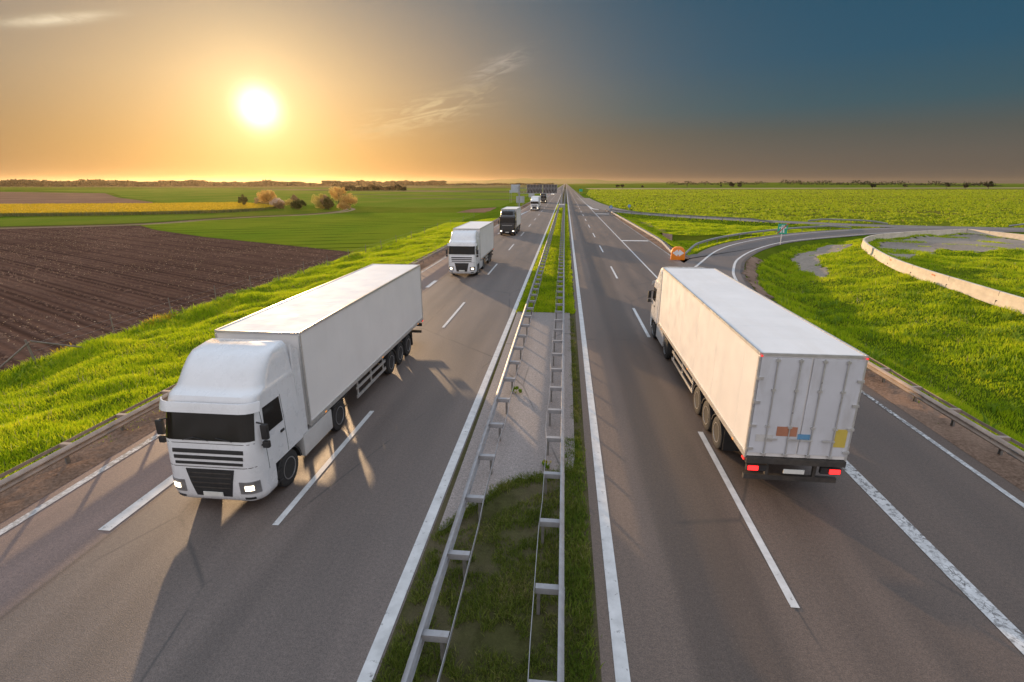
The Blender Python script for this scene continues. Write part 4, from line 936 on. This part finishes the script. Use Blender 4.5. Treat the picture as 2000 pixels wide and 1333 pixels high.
# ------------------------------------------------------------------ trucks
ZS = np.array([.28, .36, .50, .9, 1.3, 1.7, 1.95, 2.75, 2.90, 3.02, 3.12, 3.30, 3.50, 3.70, 3.83, 3.92])
YF = np.array([.16, .07, .02, 0, .02, .05, .09, .30, .34, .40, .62, .74, .88, 1.08, 1.28, 1.75])
HW = np.array([1.12, 1.20, 1.24, 1.25, 1.25, 1.24, 1.24, 1.20, 1.19, 1.19, 1.17, 1.15, 1.13, 1.11, 1.08, 1.0])
RC = np.array([.36, .40, .42, .42, .40, .36, .32, .30, .32, .36, .40, .42, .42, .40, .36, .30])
def sec(z):
    return [float(np.interp(z, ZS, a)) for a in (YF, HW, RC)]
def cab_pt(z, s, off=0., yb=2.3):
    """point on the cab skin; s = distance along the outline from the front centre (sign = side)"""
    y0, hw, r = sec(z); sg = 1 if s >= 0 else -1; a = abs(s); st = hw-r; arc = r*pi/2
    if a <= st: x, y, n = a, y0, (0, -1)
    elif a <= st+arc:
        t = (a-st)/r; x, y, n = st+r*sin(t), y0+r-r*cos(t), (sin(t), -cos(t))
    else: x, y, n = hw, min(y0+r+(a-st-arc), yb), (1, 0)
    return (sg*(x+n[0]*off), y+n[1]*off, z)
def side_s(z, y):
    y0, hw, r = sec(z); return hw-r+r*pi/2+(y-y0-r)
def cab_shell(zlist, yb):
    mb = MB(); ring = []
    n = 9
    for z in zlist:
        y0, hw, r = sec(z); smax = side_s(z, yb); st = hw-r
        ss = [0]+[st*.5, st]+[st+r*pi/2*i/n for i in range(1, n+1)]+[smax]
        pts = [cab_pt(z, s, 0, yb) for s in ss]; full = [(-p[0], p[1], p[2]) for p in pts[:0:-1]]+pts; ring.append(full)
    m_ = len(ring[0]); V = [p for r_ in ring for p in r_]; F = []
    for j in range(len(ring)-1):
        for i in range(m_): F.append((j*m_+i, j*m_+(i+1) % m_, (j+1)*m_+(i+1) % m_, (j+1)*m_+i))
    F.append(tuple(range(m_))[::-1]); F.append(tuple(range((len(ring)-1)*m_, len(ring)*m_)))
    mb.quadify(V, F); return mb
def patch(z0, z1, sa, sb, off=.012, th_=.02, nz=6, ns=14, mb=None):
    """conforming panel; sa/sb may be functions of z"""
    fa = sa if callable(sa) else (lambda z: sa); fb = sb if callable(sb) else (lambda z: sb); mb = mb or MB(); V = []
    for o in (off-th_, off):
        for i in range(nz+1):
            z = z0+(z1-z0)*i/nz; a, b = fa(z), fb(z)
            for j in range(ns+1): V.append(cab_pt(z, a+(b-a)*j/ns, o))
    W_ = ns+1; Nn = (nz+1)*W_; F = []
    for i in range(nz):
        for j in range(ns):
            q = i*W_+j; F.append((Nn+q, Nn+q+1, Nn+q+W_+1, Nn+q+W_)); F.append((q, q+W_, q+W_+1, q+1))
    for j in range(ns): F.append((j, j+1, Nn+j+1, Nn+j)); q = nz*W_+j; F.append((q, Nn+q, Nn+q+1, q+1))
    for i in range(nz): q = i*W_; F.append((q, Nn+q, Nn+q+W_, q+W_)); q += ns; F.append((q, q+W_, Nn+q+W_, Nn+q))
    return mb.quadify(V, F)
TYRE = [(-.14, .30), (-.15, .44), (-.12, .50), (-.05, .515), (.05, .515), (.12, .50), (.15, .44), (.14, .30)]
RIM = [(.02, .02), (.10, .08), (.10, .12), (.04, .15), (.03, .25), (.12, .30), (.145, .305), (.145, .28), (.13, .27), (-.13, .29)]
_w = {}
def wheel(parent, x, y, twin=False):
    sg = 1 if x > 0 else -1
    if 'w' not in _w:
        mb = MB(); mb.lathe(TYRE, (0, 0, 0), 28); o = mb.build('wheel', M['rubber'], parent, smooth=True)
        mb = MB(); mb.lathe([(-.1, .30), (.06, .30), (.125, .305), (.15, .315), (.15, .285), (.07, .265), (.03, .20), (.035, .14), (.11, .12), (.12, .06), (.12, .01)], (0, 0, 0), 28); r_ = mb.build('rim', M['rim'], o, smooth=True); _w['w'] = o; _w['r'] = r_
    else:
        o = dup(_w['w'], parent); r_ = _w['r'].copy(); COL.objects.link(r_); r_.parent = o
    o.location = (x, y, .515); o.rotation_euler = (0, 0, 0 if sg > 0 else pi); o.scale = (1, 1, 1)
    return o
def truck(loc, rz, L_, label, paint='white', group='trucks driving towards the camera', detail=2, boxh=4.0, rear=False, dark=False, boxw=2.5):
    t = empty('truck', loc, rz, label=label, cat='truck', group=group); pm = M['white_paint'] if paint == 'white' else M['black_paint']
    # --- cab
    up = cab_shell([1.02, 1.15, 1.3, 1.5, 1.7, 1.95, 2.2, 2.5, 2.75, 2.9, 2.97, 3.02, 3.07, 3.12, 3.2, 3.3, 3.4, 3.5, 3.6, 3.7, 3.77, 3.83, 3.88, 3.92], 2.25)
    cab = up.build('cab', pm, t, smooth=True)
    cab_shell([.28, .31, .36, .43, .5, .65, .8, .9, 1.018], .78).build('bumper', pm, t, smooth=True)
    wind = patch(1.98, 2.74, lambda z: -1.20+.04*(z-2), lambda z: 1.20-.04*(z-2), .012, .02, 8, 22); ws = wind.build('windscreen', M['glass'], cab, smooth=True)
    mb = MB()
    for x in (-.62, .05, .66): mb.bar(cab_pt(1.99, x, .03), cab_pt(2.06, x-.42 if x > -.5 else x+.3, .035), .012, 5)
    mb.build('wiper', M['black'], cab)
    # sun visor
    vz = patch(2.70, 2.93, -1.22, 1.22, .17, .03, 4, 24); vz.build('sun_visor', M['black'] if dark else pm, cab, smooth=True)
    mb = MB()
    for x in (-.75, -.25, .25, .75): mb.box((x, .68 if abs(x) < .5 else .70, 3.10), (.14, .05, .05))
    mb.build('roof_lamp', M['amber'], cab)
    # upper grille
    gm = M['black']
    mb = MB(); patch(1.66, 1.76, -.92, .92, .014, .02, 2, 14, mb); patch(1.50, 1.59, -.90, .90, .014, .02, 2, 14, mb); patch(1.36, 1.43, -.88, .88, .014, .02, 2, 14, mb); mb.build('upper_grille', gm, cab)
    mb = MB(); patch(1.285, 1.30, -1.2, 1.2, .006, .01, 1, 16, mb); patch(1.90, 1.912, -1.2, 1.2, .006, .01, 1, 16, mb); mb.build('bonnet_seam', M['chassis'], cab)
    if dark:
        patch(1.20, 1.95, -1.05, 1.05, .008, .014, 5, 16).build('front_panel', M['black'], cab, smooth=True)
        patch(1.60, 1.64, -.8, .8, .03, .02, 1, 10).build('chrome_strip', M['alu'], cab)
        patch(3.15, 3.75, -.85, .85, .01, .02, 6, 12).build('roof_panel', M['glass'], cab, smooth=True)
    lg = patch(.48, 1.24, lambda z: -(.46+.22*(z-.45)), lambda z: (.46+.22*(z-.45)), .014, .025, 6, 12); lg = lg.build('lower_grille', gm, t)
    if detail > 1:
        mb = MB()
        for z in (.72, .86, 1.0, 1.12): patch(z, z+.03, lambda z: -(.42+.2*(z-.45)), lambda z: (.42+.2*(z-.45)), .03, .02, 1, 8, mb)
        mb.build('slat', M['chassis'], lg)
    patch(.50, .62, -.26, .26, .05, .02, 1, 4).build('number_plate', M['plate'], t)
    for sg in (-1, 1):
        a, b = (.72, 1.22) if sg > 0 else (-1.22, -.72)
        hb = patch(.58, .92, a, b, .016, .02, 4, 8); h_ = hb.build('headlight', M['rim'], t, smooth=True)
        a, b = (.86, 1.06) if sg > 0 else (-1.06, -.86)
        patch(.68, .81, a, b, .03, .02, 3, 6).build('lamp', M['head'], h_, smooth=True)
        a, b = (.80, 1.05) if sg > 0 else (-1.05, -.80)
        patch(.40, .47, a, b, .02, .02, 1, 4).build('fog_lamp', M['black'], t)
        # side glass, door seams, handle, mirror, steps
        if sg > 0: fs0, fs1 = (lambda z: side_s(z, .55+.12*(z-2))), (lambda z: side_s(z, 1.38))
        else: fs0, fs1 = (lambda z: -side_s(z, .55+.12*(z-2))), (lambda z: -side_s(z, 1.38))
        patch(1.98, 2.66, fs0, fs1, .012, .02, 4, 8).build('side_window', M['glass'], cab)
        mb = MB()
        for yy in (.50, 1.44): patch(1.05, 2.70, (lambda z, yy=yy: sg*side_s(z, yy)), (lambda z, yy=yy: sg*side_s(z, yy+.015)), .004, .008, 5, 1, mb)
        patch(1.70, 1.76, lambda z: sg*side_s(z, 1.2), lambda z: sg*side_s(z, 1.36), .03, .03, 1, 2, mb); mb.build('door_seam', M['black'], cab)
        mb = MB(); mb.box((sg*1.38, .34, 2.17), (.17, .12, .40)); mb.box((sg*1.38, .34, 1.83), (.17, .11, .18)); mr = mb.build('mirror', M['black'], t, bevel=.03, smooth=True)
        for za, zb_ in ((2.40, 2.36), (1.78, 1.80)):
            mb = MB(); mb.bar((sg*1.18, .36, za), (sg*1.38, .36, zb_), .02, 6); mb.build('mirror_arm', M['black'], mr)
        mb = MB(); mb.box((sg*1.13, .93, .42), (.2, .28, .05)); mb.box((sg*1.14, .93, .72), (.2, .26, .05)); mb.build('step', M['black'], t)
        # side air deflector behind the cab
        mb = MB(); mb.prism([(2.255, 1.05), (2.60, 1.05), (2.60, 3.55), (2.255, 3.80)], 'x', sg*1.17, sg*1.22); mb.build('side_deflector', pm, t)
        # tank / skirt
        mb = MB(); mb.box((sg*1.10, 3.22, .70), (.26, 1.85, .66)); mb.build('side_skirt', M['grey_skirt'] if not dark else M['black'], t, bevel=.03, smooth=True)
        # front mudguard
        arc = [(1.42+.66*cos(a_), .515+.60*sin(a_)) for a_ in np.linspace(.05, pi-.05, 12)]; arc2 = [(1.42+.58*cos(a_), .515+.56*sin(a_)) for a_ in np.linspace(pi-.05, .05, 12)]
        mb = MB(); mb.prism([(p, min(q, 1.10)) for p, q in arc+arc2], 'x', sg*.85, sg*1.245); mb.build('mudguard', M['black'], t)
        wheel(t, sg*1.08, 1.42); wheel(t, sg*1.06, 4.75)
        mb = MB(); mb.box((sg*1.02, 4.75, 1.06), (.5, 1.15, .04)); mb.build('mudguard', M['black'], t)
    # chassis
    mb = MB()
    for sg in (-1, 1): mb.box((sg*.42, 3.3, .82), (.1, 4.6, .26))
    mb.box((0, 3.2, .66), (1.5, 1.6, .5)); mb.box((0, 4.75, .55), (1.7, .2, .2)); mb.box((0, 1.42, .5), (1.8, .16, .16)); mb.box((0, 1.4, .8), (1.3, 1.6, .4)); mb.box((0, 4.6, 1.0), (1., .9, .12))
    mb.build('chassis', M['chassis'], t)
    # --- trailer
    y0 = 2.72; w2 = boxw/2; zb = 1.16
    mb = MB(); mb.box((0, (y0+L_)/2, (zb+boxh)/2), (boxw-.03, L_-y0-.02, boxh-zb-.03)); body = mb.build('cargo_box', M['white_panel'], t)
    mb = MB(); mb.box((0, (y0+L_)/2, boxh-.010), (boxw-.12, L_-y0-.1, .02))
    for i in range(int((L_-y0)/1.25)): mb.box((0, y0+.7+i*1.25, boxh-.002), (boxw-.16, .02, .006))
    mb.build('roof', M['roof_panel'], body)
    mb = MB()
    for sg in (-1, 1):
        mb.box((sg*(w2-.018), (y0+L_)/2, boxh-.02), (.055, L_-y0, .075)); mb.box((sg*(w2-.01), (y0+L_)/2, zb+.03), (.05, L_-y0+.01, .14))
        for yy in (y0+.03, L_-.03): mb.box((sg*(w2-.012), yy, (zb+boxh)/2), (.05, .075, boxh-zb-.18))
    for yy in (y0, L_): mb.box((0, yy, boxh-.022), (boxw-.09, .05, .07))
    mb.build('edge_trim', M['alu'], body)
    mb = MB()
    for sg in (-1, 1):
        for i in range(1, int((L_-y0)/2.45)+1): mb.box((sg*(w2-.0155), y0+i*2.45, (zb+boxh)/2), (.004, .005, boxh-zb-.2))
    mb.build('panel_seam', M['white_panel'], body)
    if not dark and not rear:
        pass
    mb = MB()
    for sg in (-1, 1): mb.box((sg*.5, (5.2+L_)/2, 1.02), (.12, L_-5.4, .24))
    for i in range(int((L_-5.6)/.8)): mb.box((0, 5.4+i*.8, 1.09), (boxw-.2, .07, .1))
    ax = [L_-5.1, L_-3.85, L_-2.6] if L_ > 13 else [L_-3.3, L_-2.0]
    for yy in ax: mb.box((0, yy, .52), (1.9, .14, .14))
    mb.build('trailer_frame', M['chassis'], t)
    for yy in ax:
        for sg in (-1, 1):
            wheel(t, sg*1.06, yy); 
            if detail > 1: mb = MB(); arc = [(yy+.60*cos(a_), .50+.60*sin(a_)) for a_ in np.linspace(.35, pi-.35, 9)]; arc2 = [(yy+.56*cos(a_), .50+.56*sin(a_)) for a_ in np.linspace(pi-.35, .35, 9)]; mb.prism([(p, min(q, 1.08)) for p, q in arc+arc2], 'x', sg*.90, sg*1.23); mb.build('mudguard', M['black'], t)
    for sg in (-1, 1):
        ya, yb_ = 6.3, ax[0]-.75
        if yb_ > ya+.5:
            mb = MB(); mb.box((sg*(w2-.06), (ya+yb_)/2, .52), (.035, yb_-ya, .11)); mb.box((sg*(w2-.06), (ya+yb_)/2, .85), (.035, yb_-ya, .11))
            n = 3
            for i in range(n): mb.box((sg*(w2-.10), ya+.2+(yb_-ya-.4)*i/(n-1), .82), (.05, .06, .7))
            mb.build('side_guard', M['alu'], t)
            mb = MB(); mb.bar((sg*.75, 5.95, 1.0), (sg*.75, 5.95, .35), .06, 8); mb.box((sg*.75, 5.95, .32), (.26, .26, .05)); mb.build('landing_leg', M['chassis'], t)
        mb = MB(); mb.box((sg*.95, ax[-1]+.72, .62), (.5, .015, .68)); mb.build('mudflap', M['black'], t)
        for i in range(3):
            if detail > 1: mb = MB(); mb.box((sg*(w2+.012), y0+1.+(L_-y0-2.)*i/2, zb-.02), (.02, .10, .045)); mb.build('marker_lamp', M['amber'], t)
    # rear
    mb = MB()
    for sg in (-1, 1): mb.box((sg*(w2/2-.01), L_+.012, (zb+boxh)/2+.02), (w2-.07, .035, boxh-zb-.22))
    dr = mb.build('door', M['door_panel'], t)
    mb = MB()
    for x in (-.82, -.28, .28, .82):
        mb.bar((x, L_+.055, zb+.05), (x, L_+.055, boxh-.1), .018, 8)
        for z in (zb+.1, zb+.9, zb+1.9, boxh-.16): mb.box((x, L_+.05, z), (.10, .05, .06))
        mb.box((x+(.12 if x < 0 else -.12), L_+.07, zb+.55), (.3, .025, .045))
    mb.build('lock_rod', M['alu'], dr)
    mb = MB()
    for sg in (-1, 1):
        for z in (zb+.25, zb+.9, zb+1.55, zb+2.2): mb.box((sg*(w2-.07), L_+.045, z), (.16, .03, .07))
    mb.build('hinge', M['alu'], dr)
    mb = MB(); mb.box((0, L_+.02, zb-.08), (boxw-.04, .12, .16)); mb.box((0, L_-.15, .50), (boxw-.15, .10, .14)); mb.box((-.6, L_-.15, .8), (.08, .08, .5)); mb.box((.6, L_-.15, .8), (.08, .08, .5)); mb.build('rear_bumper', M['chassis'], t)
    for sg in (-1, 1):
        mb = MB(); mb.box((sg*.93, L_-.02, .84), (.50, .10, .17)); lp = mb.build('lamp_housing', M['black'], t)
        mb = MB(); mb.box((sg*1.02, L_+.04, .84), (.26, .03, .12)); mb.build('tail_light', M['tail'] if rear else M['tail_dim'], t)
        mb = MB(); mb.box((sg*(w2-.03), L_+.05, boxh-.05), (.045, .03, .04)); mb.build('marker_lamp', M['tail_dim'], t)
        mb = MB(); mb.box((sg*(w2+.01), L_-.10, zb-.10), (.03, .16, .05)); mb.build('marker_lamp', M['tail_dim'], t)
    if rear:
        mb = MB(); mb.box((.0, L_+.06, .80), (.52, .02, .12)); mb.build('number_plate', M['plate'], t)
        for x, z, w_, h_, mt in ((.33, 1.93, .50, .26, 'rust'), (-.10, 1.80, .30, .14, 'bluest'), (-.98, 1.80, .30, .50, 'yellow'), (.86, 1.72, .42, .20, 'grey_skirt')):
            mb = MB(); mb.box((x, L_+.036, z), (w_, .010, h_)); mb.build('sticker', M[mt], t)
    return t
truck((-8.55, 10.35, 0), R(.0), 15.25, 'big white truck with white trailer nearest the camera in the oncoming lanes')
truck((-8.95, 44.6, 0), 0, 11.9, 'white truck with white box trailer following the nearest oncoming one')
truck((-9.0, 82, 0), 0, 11.0, 'black-cabbed truck with white box, third in the oncoming line', 'black', dark=True)
truck((-9.2, 159.6, 0), 0, 13.5, 'white truck fourth in the oncoming line, level with the gantry', detail=1)
truck((-9.2, 222, 0), 0, 13.5, 'small dark-cabbed truck fifth in the oncoming line beyond the gantry', 'black', detail=1, dark=True)
truck((6.14, 28.55, 0), pi, 16.05, 'white trailer truck driving away in the right carriageway with red tail lights on', group='trucks on the motorway', rear=True)

# small car far away
c = empty('car', (-8.7, 371, 0), 0, label='tiny white car farthest off in the oncoming line under the gantry', cat='car')
mb = MB(); mb.prism([(0, .35), (0, .75), (.9, .95), (1.7, 1.42), (3.4, 1.45), (4.2, 1.0), (4.4, .85), (4.4, .35)], 'x', -.88, .88); mb.build('body', M['white_paint'], c, bevel=.06, smooth=True)
mb = MB(); mb.prism([(.94, .98), (1.70, 1.40), (1.66, 1.42), (.90, 1.0)], 'x', -.74, .74); mb.build('windscreen', M['glass'], c)
mb = MB()
for sx in (-1, 1): mb.prism([(1.2, 1.0), (1.8, 1.36), (3.3, 1.38), (3.9, 1.0)], 'x', sx*.882, sx*.89)
mb.build('side_window', M['glass'], c)
for sx in (-1, 1):
    mb = MB(); mb.box((sx*.66, -.01, .66), (.34, .04, .16)); mb.build('headlight', M['head'], c)
    for yy in (.85, 3.55): mb = MB(); mb.lathe([(-.1, .3), (-.1, .32), (.1, .32), (.1, .3)], (sx*.82, yy, .32), 16); mb.build('wheel', M['rubber'], c)

# ------------------------------------------------------------------ haze
HZ = True
if HZ:
    mb = MB(); mb.box((0, 5000, 38), (24000, 12200, 84))
    m = bpy.data.materials.new('haze'); m.use_nodes = True; nt = m.node_tree; nt.nodes.clear(); k = N(nt)
    pv = k.add('ShaderNodeVolumePrincipled'); pv.inputs['Color'].default_value = (.95, .74, .48, 1); pv.inputs['Density'].default_value = .00003; pv.inputs['Anisotropy'].default_value = .68
    k.l.new(pv.outputs[0], k.add('ShaderNodeOutputMaterial').inputs['Volume'])
    o = mb.build('haze', m); tag(o, kind='stuff')
